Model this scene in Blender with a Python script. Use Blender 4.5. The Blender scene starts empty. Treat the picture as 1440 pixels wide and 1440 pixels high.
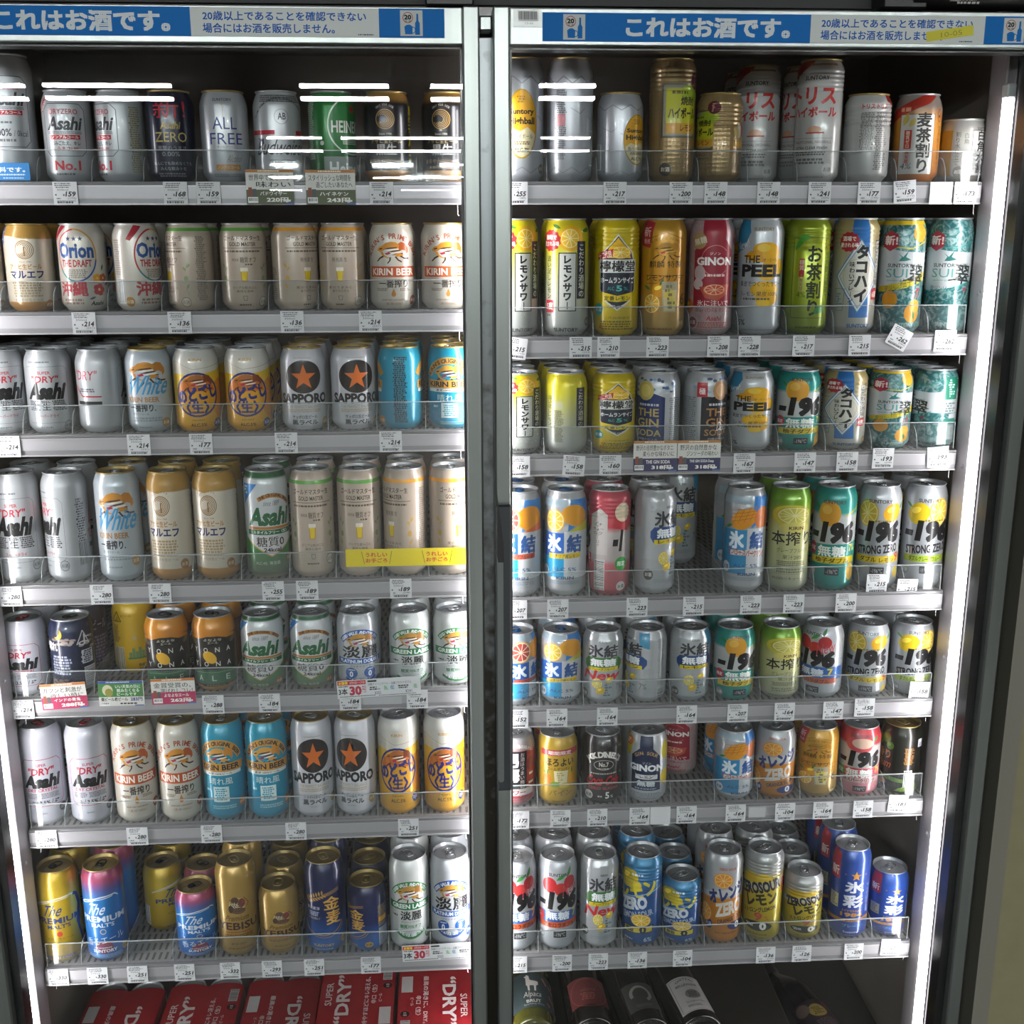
import bpy, math, random
from mathutils import Vector, Matrix
from mathutils.geometry import tessellate_polygon

SC = bpy.context.scene
COL = SC.collection
random.seed(7)
R_ = math.radians

# ---------------------------------------------------------------- camera, world, exposure
cam = bpy.data.cameras.new('camera')
cam.sensor_fit = 'HORIZONTAL'
cam.sensor_width = 36.0
cam.lens = 36.0 * 1606.8 / 1440.0
cam.clip_start = 0.02
cam_o = bpy.data.objects.new('camera', cam)
COL.objects.link(cam_o)
_p, _y, _r = R_(14.173), R_(3.426), R_(-0.1075)
_F = Vector((math.sin(_y) * math.cos(_p), math.cos(_y) * math.cos(_p), -math.sin(_p)))
_R0 = Vector((math.cos(_y), -math.sin(_y), 0))
_U0 = _R0.cross(_F)
_Rt = _R0 * math.cos(_r) + _U0 * math.sin(_r)
_Ut = -_R0 * math.sin(_r) + _U0 * math.cos(_r)
_m = Matrix((_Rt, _Ut, -_F)).transposed()
cam_o.matrix_world = Matrix.Translation((0, 0, 1.60)) @ _m.to_4x4()
SC.camera = cam_o

world = bpy.data.worlds.new('world')
SC.world = world
world.use_nodes = True
world.node_tree.nodes['Background'].inputs[0].default_value = (0.85, 0.83, 0.80, 1)
world.node_tree.nodes['Background'].inputs[1].default_value = 0.3
SC.view_settings.view_transform = 'Standard'
SC.view_settings.look = 'None'
SC.view_settings.exposure = 0.32
SC.view_settings.gamma = 1.0
SC.view_settings.use_curve_mapping = False
cy = SC.cycles
cy.max_bounces = 9
cy.diffuse_bounces = 3
cy.glossy_bounces = 4
cy.transmission_bounces = 4
cy.transparent_max_bounces = 40
cy.caustics_reflective = False
cy.caustics_refractive = False
cy.sample_clamp_indirect = 4.0
cy.use_denoising = True
cy.use_adaptive_sampling = False

LED_POWER = 27.0       # radiance of the cooler light tubes
LAMP_POWER = 165.0     # radiance of the shop's ceiling lamps

# ---------------------------------------------------------------- materials
def lin(c):
    c = c.lstrip('#')
    if len(c) == 3:
        c = ''.join(x * 2 for x in c)
    o = []
    for i in (0, 2, 4):
        v = int(c[i:i + 2], 16) / 255
        o.append(v / 12.92 if v <= .04045 else ((v + .055) / 1.055) ** 2.4)
    return (o[0], o[1], o[2], 1)

MATS = {}
def newmat(name):
    m = bpy.data.materials.new(name)
    m.use_nodes = True
    return m, m.node_tree, m.node_tree.nodes['Principled BSDF']

def pmat(c, rough=.4, metal=0., coat=0., name=None, spec=.5):
    k = (c, rough, metal, coat, spec)
    if k in MATS:
        return MATS[k]
    m, nt, b = newmat(name or 'paint_' + c.strip('#'))
    b.inputs['Base Color'].default_value = lin(c)
    b.inputs['Roughness'].default_value = rough
    b.inputs['Metallic'].default_value = metal
    b.inputs['Coat Weight'].default_value = coat
    b.inputs['Coat Roughness'].default_value = .07
    b.inputs['Specular IOR Level'].default_value = spec
    MATS[k] = m
    return m

def ink(c):
    return pmat(c, .36, .06, .3, spec=.35)

def emat(c, s, name):
    m = bpy.data.materials.new(name)
    m.use_nodes = True
    nt = m.node_tree
    nt.nodes.remove(nt.nodes['Principled BSDF'])
    e = nt.nodes.new('ShaderNodeEmission')
    e.inputs[0].default_value = lin(c)
    e.inputs[1].default_value = s
    nt.links.new(e.outputs[0], nt.nodes['Material Output'].inputs[0])
    return m

def clear(name, tint, refl, rough=.02, film=0., filmc='#ffffff'):
    """thin clear sheet: see-through with a constant mirror share and an optional milky film"""
    m = bpy.data.materials.new(name)
    m.use_nodes = True
    nt = m.node_tree
    nt.nodes.remove(nt.nodes['Principled BSDF'])
    t = nt.nodes.new('ShaderNodeBsdfTransparent'); t.inputs[0].default_value = lin(tint)
    g = nt.nodes.new('ShaderNodeBsdfGlossy'); g.inputs['Roughness'].default_value = rough
    mx = nt.nodes.new('ShaderNodeMixShader'); mx.inputs[0].default_value = refl
    nt.links.new(t.outputs[0], mx.inputs[1]); nt.links.new(g.outputs[0], mx.inputs[2])
    last = mx
    if film:
        d = nt.nodes.new('ShaderNodeBsdfDiffuse'); d.inputs[0].default_value = lin(filmc)
        m2 = nt.nodes.new('ShaderNodeMixShader'); m2.inputs[0].default_value = film
        nt.links.new(mx.outputs[0], m2.inputs[1]); nt.links.new(d.outputs[0], m2.inputs[2])
        last = m2
    nt.links.new(last.outputs[0], nt.nodes['Material Output'].inputs[0])
    return m

def basemat(key, stops, metal, rough, coat, bump=None, H=.122, marble=None):
    """can body: printed colour runs up the can (object z), optional embossing"""
    k = ('base', key, H)
    if k in MATS:
        return MATS[k]
    m, nt, b = newmat('can_print_' + key)
    b.inputs['Metallic'].default_value = metal * .7
    b.inputs['Roughness'].default_value = rough
    b.inputs['Coat Weight'].default_value = max(coat, .4)
    b.inputs['Coat Roughness'].default_value = .07
    tc = nt.nodes.new('ShaderNodeTexCoord')
    if len(stops) == 1:
        b.inputs['Base Color'].default_value = lin(stops[0][1])
        src = None
    else:
        sp = nt.nodes.new('ShaderNodeSeparateXYZ')
        nt.links.new(tc.outputs['Object'], sp.inputs[0])
        dv = nt.nodes.new('ShaderNodeMath'); dv.operation = 'DIVIDE'; dv.inputs[1].default_value = H
        nt.links.new(sp.outputs[2], dv.inputs[0])
        cr = nt.nodes.new('ShaderNodeValToRGB')
        el = cr.color_ramp.elements
        while len(el) > 1:
            el.remove(el[0])
        el[0].position, el[0].color = stops[0][0], lin(stops[0][1])
        for p, c in stops[1:]:
            e = el.new(p); e.color = lin(c)
        nt.links.new(dv.outputs[0], cr.inputs[0])
        src = cr.outputs[0]
        nt.links.new(src, b.inputs['Base Color'])
    if marble:
        nz = nt.nodes.new('ShaderNodeTexNoise'); nz.inputs['Scale'].default_value = 70
        nz.inputs['Detail'].default_value = 6; nz.inputs['Distortion'].default_value = 2.5
        nt.links.new(tc.outputs['Object'], nz.inputs[0])
        r2 = nt.nodes.new('ShaderNodeValToRGB')
        r2.color_ramp.elements[0].position = .44; r2.color_ramp.elements[0].color = lin(marble[0])
        r2.color_ramp.elements[1].position = .60; r2.color_ramp.elements[1].color = lin(marble[1])
        nt.links.new(nz.outputs[0], r2.inputs[0])
        nt.links.new(r2.outputs[0], b.inputs['Base Color'])
    if bump:
        vo = nt.nodes.new('ShaderNodeTexVoronoi')
        vo.inputs['Scale'].default_value = bump[0]
        vo.inputs['Randomness'].default_value = bump[1]
        nt.links.new(tc.outputs['Object'], vo.inputs[0])
        bp = nt.nodes.new('ShaderNodeBump')
        bp.inputs['Strength'].default_value = bump[2]; bp.inputs['Distance'].default_value = .0015
        nt.links.new(vo.outputs[0], bp.inputs['Height'])
        nt.links.new(bp.outputs[0], b.inputs['Normal'])
    MATS[k] = m
    return m

def noisy(name, c1, c2, scale, rough, metal=0., stretch=(1, 1, 1), lo=.35, hi=.65):
    m, nt, b = newmat(name)
    tc = nt.nodes.new('ShaderNodeTexCoord')
    mp = nt.nodes.new('ShaderNodeMapping'); mp.inputs['Scale'].default_value = stretch
    nz = nt.nodes.new('ShaderNodeTexNoise'); nz.inputs['Scale'].default_value = scale; nz.inputs['Detail'].default_value = 5
    cr = nt.nodes.new('ShaderNodeValToRGB')
    cr.color_ramp.elements[0].position = lo; cr.color_ramp.elements[0].color = lin(c1)
    cr.color_ramp.elements[1].position = hi; cr.color_ramp.elements[1].color = lin(c2)
    nt.links.new(tc.outputs['Object'], mp.inputs[0]); nt.links.new(mp.outputs[0], nz.inputs[0])
    nt.links.new(nz.outputs[0], cr.inputs[0]); nt.links.new(cr.outputs[0], b.inputs['Base Color'])
    b.inputs['Roughness'].default_value = rough; b.inputs['Metallic'].default_value = metal
    return m

# ---------------------------------------------------------------- mesh helpers
class MB:
    """collects polygons with a material each; build() links ONE mesh object"""
    def __init__(s):
        s.v, s.f, s.mi, s.mats, s.sm = [], [], [], [], []
    def m(s, mat):
        if mat not in s.mats:
            s.mats.append(mat)
        return s.mats.index(mat)
    def face(s, pts, mat, smooth=False):
        n = len(s.v); s.v += [tuple(p) for p in pts]
        s.f.append(tuple(range(n, n + len(pts)))); s.mi.append(s.m(mat)); s.sm.append(smooth)
    def mesh(s, vs, fs, mat, smooth=False):
        n = len(s.v); s.v += [tuple(p) for p in vs]; k = s.m(mat)
        for f in fs:
            s.f.append(tuple(n + i for i in f)); s.mi.append(k); s.sm.append(smooth)
    def box(s, x0, x1, y0, y1, z0, z1, mat, ch=0.):
        if ch <= 0:
            vs = [(x, y, z) for x in (x0, x1) for y in (y0, y1) for z in (z0, z1)]
            fs = [(0, 1, 3, 2), (4, 6, 7, 5), (0, 4, 5, 1), (2, 3, 7, 6), (0, 2, 6, 4), (1, 5, 7, 3)]
            s.mesh(vs, fs, mat)
        else:                                   # chamfered along all edges: convex hull style box
            c = ch; vs = []; X = (x0, x1); Y = (y0, y1); Z = (z0, z1)
            idx = {}
            for i in (0, 1):
                for j in (0, 1):
                    for k in (0, 1):
                        sx, sy, sz = (1, -1)[i], (1, -1)[j], (1, -1)[k]
                        idx[i, j, k] = len(vs)
                        vs += [(X[i], Y[j] + sy * c, Z[k] + sz * c), (X[i] + sx * c, Y[j], Z[k] + sz * c), (X[i] + sx * c, Y[j] + sy * c, Z[k])]
            g = lambda i, j, k, a: idx[i, j, k] + a
            fs = []
            for i in (0, 1):
                fs.append([g(i, 0, 0, 0), g(i, 1, 0, 0), g(i, 1, 1, 0), g(i, 0, 1, 0)])
                fs.append([g(0, i, 0, 1), g(1, i, 0, 1), g(1, i, 1, 1), g(0, i, 1, 1)])
                fs.append([g(0, 0, i, 2), g(1, 0, i, 2), g(1, 1, i, 2), g(0, 1, i, 2)])
            for i in (0, 1):
                for j in (0, 1):
                    fs.append([g(i, j, 0, 0), g(i, j, 1, 0), g(i, j, 1, 1), g(i, j, 0, 1)])
                    fs.append([g(i, 0, j, 0), g(i, 1, j, 0), g(i, 1, j, 2), g(i, 0, j, 2)])
                    fs.append([g(0, i, j, 1), g(1, i, j, 1), g(1, i, j, 2), g(0, i, j, 2)])
            for q in idx.values():
                fs.append([q, q + 1, q + 2])
            cen = Vector(((x0 + x1) / 2, (y0 + y1) / 2, (z0 + z1) / 2))
            out = []
            for f in fs:
                a, b2, d = (Vector(vs[f[0]]), Vector(vs[f[1]]), Vector(vs[f[2]]))
                n = (b2 - a).cross(d - a)
                out.append(f if n.dot(a - cen) > 0 else f[::-1])
            s.mesh(vs, out, mat)
    def lathe(s, prof, mat, n=32, o=(0, 0, 0), smooth=True, axis='z'):
        vs, fs = [], []
        for r, z in prof:
            for i in range(n):
                a = 2 * math.pi * i / n
                if axis == 'z':
                    vs.append((o[0] + r * math.sin(a), o[1] - r * math.cos(a), o[2] + z))
                elif axis == 'y':
                    vs.append((o[0] + r * math.cos(a), o[1] + z, o[2] - r * math.sin(a)))
                else:
                    vs.append((o[0] + z, o[1] + r * math.cos(a), o[2] + r * math.sin(a)))
        for k in range(len(prof) - 1):
            for i in range(n):
                j = (i + 1) % n
                fs.append((k * n + i, k * n + j, (k + 1) * n + j, (k + 1) * n + i))
        s.mesh(vs, fs, mat, smooth)
    def tube(s, pts, r, mat, n=8):
        pts = [Vector(p) for p in pts]
        vs, fs = [], []
        for k, p in enumerate(pts):
            d = (pts[min(k + 1, len(pts) - 1)] - pts[max(k - 1, 0)]).normalized()
            a = d.orthogonal().normalized() if k == 0 else (a - d * a.dot(d)).normalized()
            b2 = d.cross(a)
            for i in range(n):
                t = 2 * math.pi * i / n
                vs.append(p + a * (r * math.cos(t)) + b2 * (r * math.sin(t)))
        for k in range(len(pts) - 1):
            for i in range(n):
                j = (i + 1) % n
                fs.append((k * n + i, k * n + j, (k + 1) * n + j, (k + 1) * n + i))
        fs.append(tuple(range(n))[::-1]); fs.append(tuple((len(pts) - 1) * n + i for i in range(n)))
        s.mesh(vs, fs, mat, True)
    def data(s, name, normals=None):
        me = bpy.data.meshes.new(name)
        me.from_pydata(s.v, [], s.f)
        for m in s.mats:
            me.materials.append(m)
        me.polygons.foreach_set('material_index', s.mi)
        me.polygons.foreach_set('use_smooth', s.sm)
        me.update()
        if normals:
            me.normals_split_custom_set_from_vertices(normals)
        return me
    def build(s, name, parent=None, loc=(0, 0, 0)):
        o = bpy.data.objects.new(name, s.data(name))
        COL.objects.link(o)
        o.location = loc
        if parent:
            o.parent = parent
        return o

def thing(name, label, cat, loc=(0, 0, 0), rz=0, group=None):
    o = bpy.data.objects.new(name, None)
    o.empty_display_size = .02
    COL.objects.link(o)
    o.location = loc; o.rotation_euler = (0, 0, rz)
    o['label'] = label; o['category'] = cat
    if group:
        o['group'] = group
    return o

def tag(o, label, cat, group=None):
    o['label'] = label; o['category'] = cat
    if group:
        o['group'] = group
    return o

# ---------------------------------------------------------------- flat artwork (millimetres) that wraps round a can or lies on a card
GL, NV = {}, {}
def glyphs(s, b):
    k = (s, b)
    if k not in GL and b > 0 and (any(ord(ch) > 0x3fff for ch in s) or b > .046 or (b >= .03 and any(ord(ch) > 0x2fff for ch in s))):
        # kanji: embolden by overprinting shifted copies, an outline offset breaks their counters
        b0 = 0. if any(ord(ch) > 0x3fff for ch in s) else .026 if any(ord(ch) > 0x2fff for ch in s) else .04
        v0, f0 = glyphs(s, b0); vs, fs = [], []; d = (b - b0) * .85
        for dx, dy in ((d, d), (-d, d), (d, -d), (-d, -d)) if d > .012 or b0 else ((d, 0), (-d, 0)):
            n = len(vs); vs += [(x + dx, y + dy) for x, y in v0]; fs += [tuple(n + i for i in f) for f in f0]
        GL[k] = (vs, fs); NV[k] = len(v0)
    if k not in GL:
        c = bpy.data.curves.new('t', 'FONT'); c.body = s; c.size = 1; c.resolution_u = 2; c.offset = b
        o = bpy.data.objects.new('t', c)
        m = o.to_mesh()
        vs = [(v.co.x, v.co.y) for v in m.vertices]; fs = [tuple(p.vertices) for p in m.polygons]
        o.to_mesh_clear(); bpy.data.objects.remove(o); bpy.data.curves.remove(c)
        GL[k] = (vs, fs)
    return GL[k]

class Art:
    def __init__(a, step=.006):
        a.p = []; a.L = 0; a.step = step; a.rnd = random.Random(3)
    def nl(a):
        a.L += 1; return a.L * a.step
    def add(a, pts, c, off):
        if sum(p[0] * q[1] - q[0] * p[1] for p, q in zip(pts, pts[1:] + pts[:1])) < 0:
            pts = pts[::-1]
        a.p.append((pts, c, off))
    def R(a, x0, y0, x1, y1, c):
        a.add([(x0, y0), (x1, y0), (x1, y1), (x0, y1)], c, a.nl())
    def P(a, pts, c):
        off = a.nl()
        if len(pts) < 5:
            a.add(pts, c, off); return
        for t in tessellate_polygon([[Vector((x, y, 0)) for x, y in pts]]):
            q = [pts[i] for i in t]
            if (q[1][0] - q[0][0]) * (q[2][1] - q[0][1]) - (q[1][1] - q[0][1]) * (q[2][0] - q[0][0]) < 0:
                q.reverse()
            a.add(q, c, off)
    def E(a, cx, cy, rx, ry=None, c='#fff', n=26, rot=0):
        ry = ry or rx; ca, sa = math.cos(R_(rot)), math.sin(R_(rot)); q = []
        for i in range(n):
            t = 2 * math.pi * i / n; x, y = rx * math.cos(t), ry * math.sin(t)
            q.append((cx + x * ca - y * sa, cy + x * sa + y * ca))
        a.add(q, c, a.nl())
    def O(a, cx, cy, rx, ry, w, c, a0=0, a1=360, n=36):
        off = a.nl()
        for i in range(n):
            t0, t1 = R_(a0 + (a1 - a0) * i / n), R_(a0 + (a1 - a0) * (i + 1) / n)
            k = lambda t, d: (cx + (rx - d) * math.cos(t), cy + (ry - d) * math.sin(t))
            a.add([k(t0, w), k(t0, 0), k(t1, 0), k(t1, w)], c, off)
    def line(a, pts, w, c):
        off = a.nl()
        for (x0, y0), (x1, y1) in zip(pts, pts[1:]):
            d = math.hypot(x1 - x0, y1 - y0) or 1; nx, ny = -(y1 - y0) / d * w / 2, (x1 - x0) / d * w / 2
            a.add([(x0 - nx, y0 - ny), (x1 - nx, y1 - ny), (x1 + nx, y1 + ny), (x0 + nx, y0 + ny)], c, off)
    def put(a, s, f, c, b=0.):
        vs, fs = glyphs(s, b); off = a.nl(); w = [f(x, y) for x, y in vs]
        nv = NV.get((s, b), 10 ** 9)
        for q in fs:
            a.add([w[i] for i in q], c, off + q[0] // nv * a.step * .2)
    def T(a, s, x0, y0, x1, y1, c, b=0., sh=0., rot=0.):
        """text fitted to a box"""
        vs, _ = glyphs(s, b)
        if not vs:
            return
        xa, xb = min(v[0] for v in vs), max(v[0] for v in vs); ya, yb = min(v[1] for v in vs), max(v[1] for v in vs)
        W, Hh = x1 - x0, y1 - y0; cx, cy_ = (x0 + x1) / 2, (y0 + y1) / 2
        sx = (W - abs(sh) * Hh) / (xb - xa); sy = Hh / (yb - ya)
        ca, sa = math.cos(R_(rot)), math.sin(R_(rot))
        def f(x, y):
            X = (x - (xa + xb) / 2) * sx; Y = (y - (ya + yb) / 2) * sy; X += sh * Y
            return (cx + X * ca - Y * sa, cy_ + X * sa + Y * ca)
        a.put(s, f, c, b)
    def V(a, s, cx, ytop, size, c, b=0., wx=1., adv=1.0):
        """vertical text, one character under another"""
        for i, ch in enumerate(s):
            y = ytop - size * adv * (i + 1)
            if ch == 'ー':
                a.R(cx - size * .05, y + size * .08, cx + size * .05, y + size * .9, c); continue
            vs, _ = glyphs(ch, b)
            if not vs:
                continue
            xc = (min(v[0] for v in vs) + max(v[0] for v in vs)) / 2
            a.put(ch, lambda x, q: (cx + (x - xc) * size * wx, y + (q + .12) * size), c, b)
    def A(a, s, cx, cy, r, a0, a1, h, c, b=0., ry=None):
        """text on an arc, a0 to a1 degrees, letters stand on the arc"""
        ry = ry or r; n = len(s)
        for i, ch in enumerate(s):
            if ch == ' ':
                continue
            t = a0 + (a1 - a0) * (i + .5) / n
            tt = R_(t); px, py = cx + r * math.cos(tt), cy + ry * math.sin(tt)
            ro = R_(t - 90) if a1 < a0 else R_(t + 90)
            vs, _ = glyphs(ch, b); xc = (min(v[0] for v in vs) + max(v[0] for v in vs)) / 2; sc = h / .73
            ca, sa = math.cos(ro), math.sin(ro)
            a.put(ch, lambda x, y: (px + (x - xc) * sc * ca - y * sc * sa, py + (x - xc) * sc * sa + y * sc * ca), c, b)
    def F(a, x0, y0, x1, y1, n, c, fill=.68):
        """fine print too small to read"""
        off = a.nl(); h = (y1 - y0) / n
        for i in range(n):
            y = y1 - h * (i + 1) + h * .2; x = x0 + a.rnd.random() * h; xe = x1 - a.rnd.random() * h * 2
            while x < xe:
                w = h * (.3 + 1.1 * a.rnd.random())
                a.add([(x, y), (min(x + w, xe), y), (min(x + w, xe), y + h * fill), (x, y + h * fill)], c, off)
                x += w + h * (.18 + .2 * a.rnd.random())
    def B(a, x0, y0, x1, y1, bg='#e8e8e8', c='#222222', horiz=False):
        a.R(x0, y0, x1, y1, bg); off = a.nl(); m = .8
        lo, hi = (y0, y1) if horiz else (x0, x1); x = lo + m
        while x < hi - m - .4:
            w = .35 + .8 * a.rnd.random(); w = min(w, hi - m - x)
            a.add([(x0 + m, x), (x1 - m, x), (x1 - m, x + w), (x0 + m, x + w)] if horiz else [(x, y0 + m * 2.5), (x + w, y0 + m * 2.5), (x + w, y1 - m), (x, y1 - m)], c, off)
            x += w + .4 + .8 * a.rnd.random()
    def star(a, cx, cy, r, c, k=.40):
        q = []
        for i in range(10):
            t = R_(90 + 36 * i); rr = r if i % 2 == 0 else r * k
            q.append((cx + rr * math.cos(t), cy + rr * math.sin(t)))
        a.P(q, c)
    def lemon(a, cx, cy, r, c='#f2c81e', rot=20, rx=1.25, hi='#f8dd55'):
        a.E(cx, cy, r * rx, r, c, rot=rot); a.E(cx - r * .25, cy + r * .3, r * .55, r * .3, hi, rot=rot)
    def slice(a, cx, cy, r, rind='#e8b01a', pith='#f6e7b0', flesh='#f0c43a', ry=None, n=9):
        ry = ry or r; a.E(cx, cy, r, ry, rind); a.E(cx, cy, r * .9, ry * .9, pith); off = a.nl()
        for i in range(n):
            t0, t1 = R_(360 * (i + .08) / n), R_(360 * (i + .92) / n); k = .80
            a.add([(cx + r * .1 * math.cos((t0 + t1) / 2), cy + ry * .1 * math.sin((t0 + t1) / 2)), (cx + r * k * math.cos(t0), cy + ry * k * math.sin(t0)),
                   (cx + r * k * 1.04 * math.cos((t0 + t1) / 2), cy + ry * k * 1.04 * math.sin((t0 + t1) / 2)), (cx + r * k * math.cos(t1), cy + ry * k * math.sin(t1))], flesh, off)
    def leaf(a, x, y, L, ang, c='#2f8a3a', w=.3):
        ca, sa = math.cos(R_(ang)), math.sin(R_(ang)); q = []
        for i in range(8):
            t = i / 7; q.append((t * L, w * L * math.sin(math.pi * t) * .5))
        for i in range(6, 0, -1):
            t = i / 7; q.append((t * L, -w * L * math.sin(math.pi * t) * .5))
        a.P([(x + u * ca - v * sa, y + u * sa + v * ca) for u, v in q], c)
    def beast(a, cx, cy, s, c1='#d08a2c', c2='#b5561f', dk='#4a2a1c', wt='#efe6d8'):
        """a running maned creature, the brewery's emblem, about 2s wide"""
        k = lambda q: [(cx + x * s, cy + y * s) for x, y in q]
        a.P(k([(.28, .42), (.5, .56), (.78, .5), (.98, .22), (1.0, -.02), (.86, -.16), (.8, .02), (.62, .1), (.4, .04)]), c2)
        a.P(k([(-1.0, .08), (-.86, .26), (-.62, .34), (-.42, .5), (-.1, .58), (.2, .54), (.4, .38), (.36, .2), (.1, .14), (-.2, .2), (-.45, .14), (-.62, .02), (-.8, -.02)]), c1)
        for i in range(6):
            y = .12 - i * .085; x = -.62 + .13 * i
            a.P(k([(x, y), (x + .35, y + .1), (x + .85 - .04 * i, y + .14), (x + .92 - .04 * i, y + .09), (x + .4, y + .02)]), dk if i % 2 == 0 else wt)
        a.P(k([(-.5, -.1), (-.2, -.04), (-.12, -.14), (-.38, -.2)]), '#b3203a')
        a.P(k([(-.78, 0), (-.6, -.04), (-.52, -.2), (-.3, -.34), (-.1, -.34), (-.3, -.4), (-.56, -.3), (-.7, -.16)]), c1)
        a.P(k([(.1, -.1), (.45, -.1), (.7, -.2), (.55, -.3), (.2, -.3)]), c1)
        for q in ([(-.62, -.24), (-.84, -.36), (-1.02, -.56), (-.96, -.6), (-.76, -.42), (-.54, -.32)], [(-.2, -.34), (-.22, -.52), (-.36, -.68), (-.3, -.72), (-.14, -.54), (-.1, -.34)],
                  [(.5, -.24), (.74, -.36), (1.02, -.36), (1.02, -.44), (.72, -.45), (.42, -.3)], [(.2, -.28), (.34, -.46), (.56, -.58), (.52, -.65), (.28, -.52), (.1, -.3)], [(-.86, .16), (-.66, .22), (-.62, .16), (-.8, .1)]):
            a.P(k(q), dk)
    def os(a, cx, cy, bg, fg='#f2efe8', r=7.0, ring=None):
        a.E(cx, cy, r, r, bg)
        if ring:
            a.O(cx, cy, r, r, .7, ring)
        a.T('お酒', cx - r * .72, cy - r * .36, cx + r * .72, cy + r * .36, fg, b=.015)
    def flat(a, mb, f, matf=ink):
        for pts, c, off in a.p:
            mb.face([f(x, y, off) for x, y in pts], matf(c))

def clipseg(poly, ax, lim, keep_less):
    out = []; n = len(poly)
    for i in range(n):
        p, q = poly[i], poly[(i + 1) % n]
        ip = (p[ax] <= lim) if keep_less else (p[ax] >= lim); iq = (q[ax] <= lim) if keep_less else (q[ax] >= lim)
        if ip:
            out.append(p)
        if ip != iq:
            t = (lim - p[ax]) / (q[ax] - p[ax])
            e = [p[0] + (q[0] - p[0]) * t, p[1] + (q[1] - p[1]) * t]; e[ax] = lim
            out.append(tuple(e))
    return out

NSEG = 52
RB = 33.0
DU = 2 * math.pi * RB / NSEG

def can_profile(H, ribs=False):
    pr = [(0., 3.2), (15., 3.0), (22.0, 1.6), (23.6, 0.), (25.0, 0.3), (27.0, 3.0), (30.5, 7.0), (32.4, 10.0), (33.0, 13.5)]
    if ribs:
        z = H - 46
        pr.append((33.0, z))
        for i in range(5):
            pr += [(32.75, z + .9), (32.2, z + 2.2), (32.0, z + 3.0), (32.2, z + 3.8), (32.75, z + 5.1), (33.0, z + 6.0)]; z += 6.0
        pr += [(32.4, H - 13.0), (31.2, H - 9.5), (29.0, H - 5.5), (27.6, H - 3.4), (27.2, H - 2.6)]
    else:
        pr += [(33.0, H - 21.0), (32.5, H - 17.5), (31.3, H - 13.0), (29.7, H - 8.5), (28.2, H - 5.0), (27.3, H - 3.4), (27.2, H - 2.6)]
    return pr

def prof_at(side, v):
    for (r0, z0), (r1, z1) in zip(side, side[1:]):
        if z0 <= v <= z1 and z1 > z0:
            t = (v - z0) / (z1 - z0); return r0 + (r1 - r0) * t
    return side[-1][0] if v > side[-1][1] else side[0][0]

def slope_at(side, v):
    d = .8
    return (prof_at(side, min(v + d, side[-1][1])) - prof_at(side, max(v - d, side[0][1]))) / (2 * d)

def can_mesh(name, art, H, base, ribs=False, vmap=None):
    """body of a can with its artwork wrapped round it, one mesh"""
    prof = can_profile(H, ribs)
    side = prof[3:]
    mb = MB(); nrm = []
    mb.lathe([(r / 1000, z / 1000) for r, z in prof], base, NSEG)
    for k, (r, z) in enumerate(prof):
        s = slope_at(side, z) if k >= 3 else 0
        for i in range(NSEG):
            t = 2 * math.pi * i / NSEG
            if k < 3:
                nrm.append((0, 0, -1))
            else:
                l = math.hypot(1, s); nrm.append((math.sin(t) / l, -math.cos(t) / l, -s / l))
    zs = [z for _, z in side]
    z0, z1 = zs[1], zs[-1]
    mi = {}
    for pts, c, off in art.p:
        if vmap:
            pts = [(x, vmap(y)) for x, y in pts]
        if c not in mi:
            mi[c] = mb.m(ink(c))
        ymn = min(p[1] for p in pts); ymx = max(p[1] for p in pts)
        if ymn < z0:
            pts = clipseg(pts, 1, z0, False)
        if ymx > z1 and pts:
            pts = clipseg(pts, 1, z1, True)
        if len(pts) < 3:
            continue
        xs = [p[0] for p in pts]
        k0, k1 = math.floor(min(xs) / DU + 1e-6), math.ceil(max(xs) / DU - 1e-6)
        for k in range(k0, max(k1, k0 + 1)):
            q = pts
            if min(xs) < k * DU - 1e-6:
                q = clipseg(q, 0, k * DU, False)
            if max(xs) > (k + 1) * DU + 1e-6 and len(q) > 2:
                q = clipseg(q, 0, (k + 1) * DU, True)
            if len(q) < 3:
                continue
            cuts = [z for z in zs if min(p[1] for p in q) < z - 1e-6 and max(p[1] for p in q) > z + 1e-6]
            parts = []
            for z in cuts:
                lo = clipseg(q, 1, z, True); q = clipseg(q, 1, z, False)
                if len(lo) > 2:
                    parts.append(lo)
                if len(q) < 3:
                    break
            if len(q) > 2:
                parts.append(q)
            ta, tb = k * DU / RB, (k + 1) * DU / RB
            for pl in parts:
                n0 = len(mb.v)
                for u, v in pl:
                    w = (u - k * DU) / DU
                    r = prof_at(side, v) + off
                    # stay on the chord of the body facet
                    x = r * (math.sin(ta) * (1 - w) + math.sin(tb) * w); y = -r * (math.cos(ta) * (1 - w) + math.cos(tb) * w)
                    mb.v.append((x / 1000, y / 1000, v / 1000))
                    s = slope_at(side, v); l = math.hypot(1, s); t = u / RB
                    nrm.append((math.sin(t) / l, -math.cos(t) / l, -s / l))
                mb.f.append(tuple(range(n0, n0 + len(pl)))); mb.mi.append(mi[c]); mb.sm.append(True)
    return mb.data(name, nrm)
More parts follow.
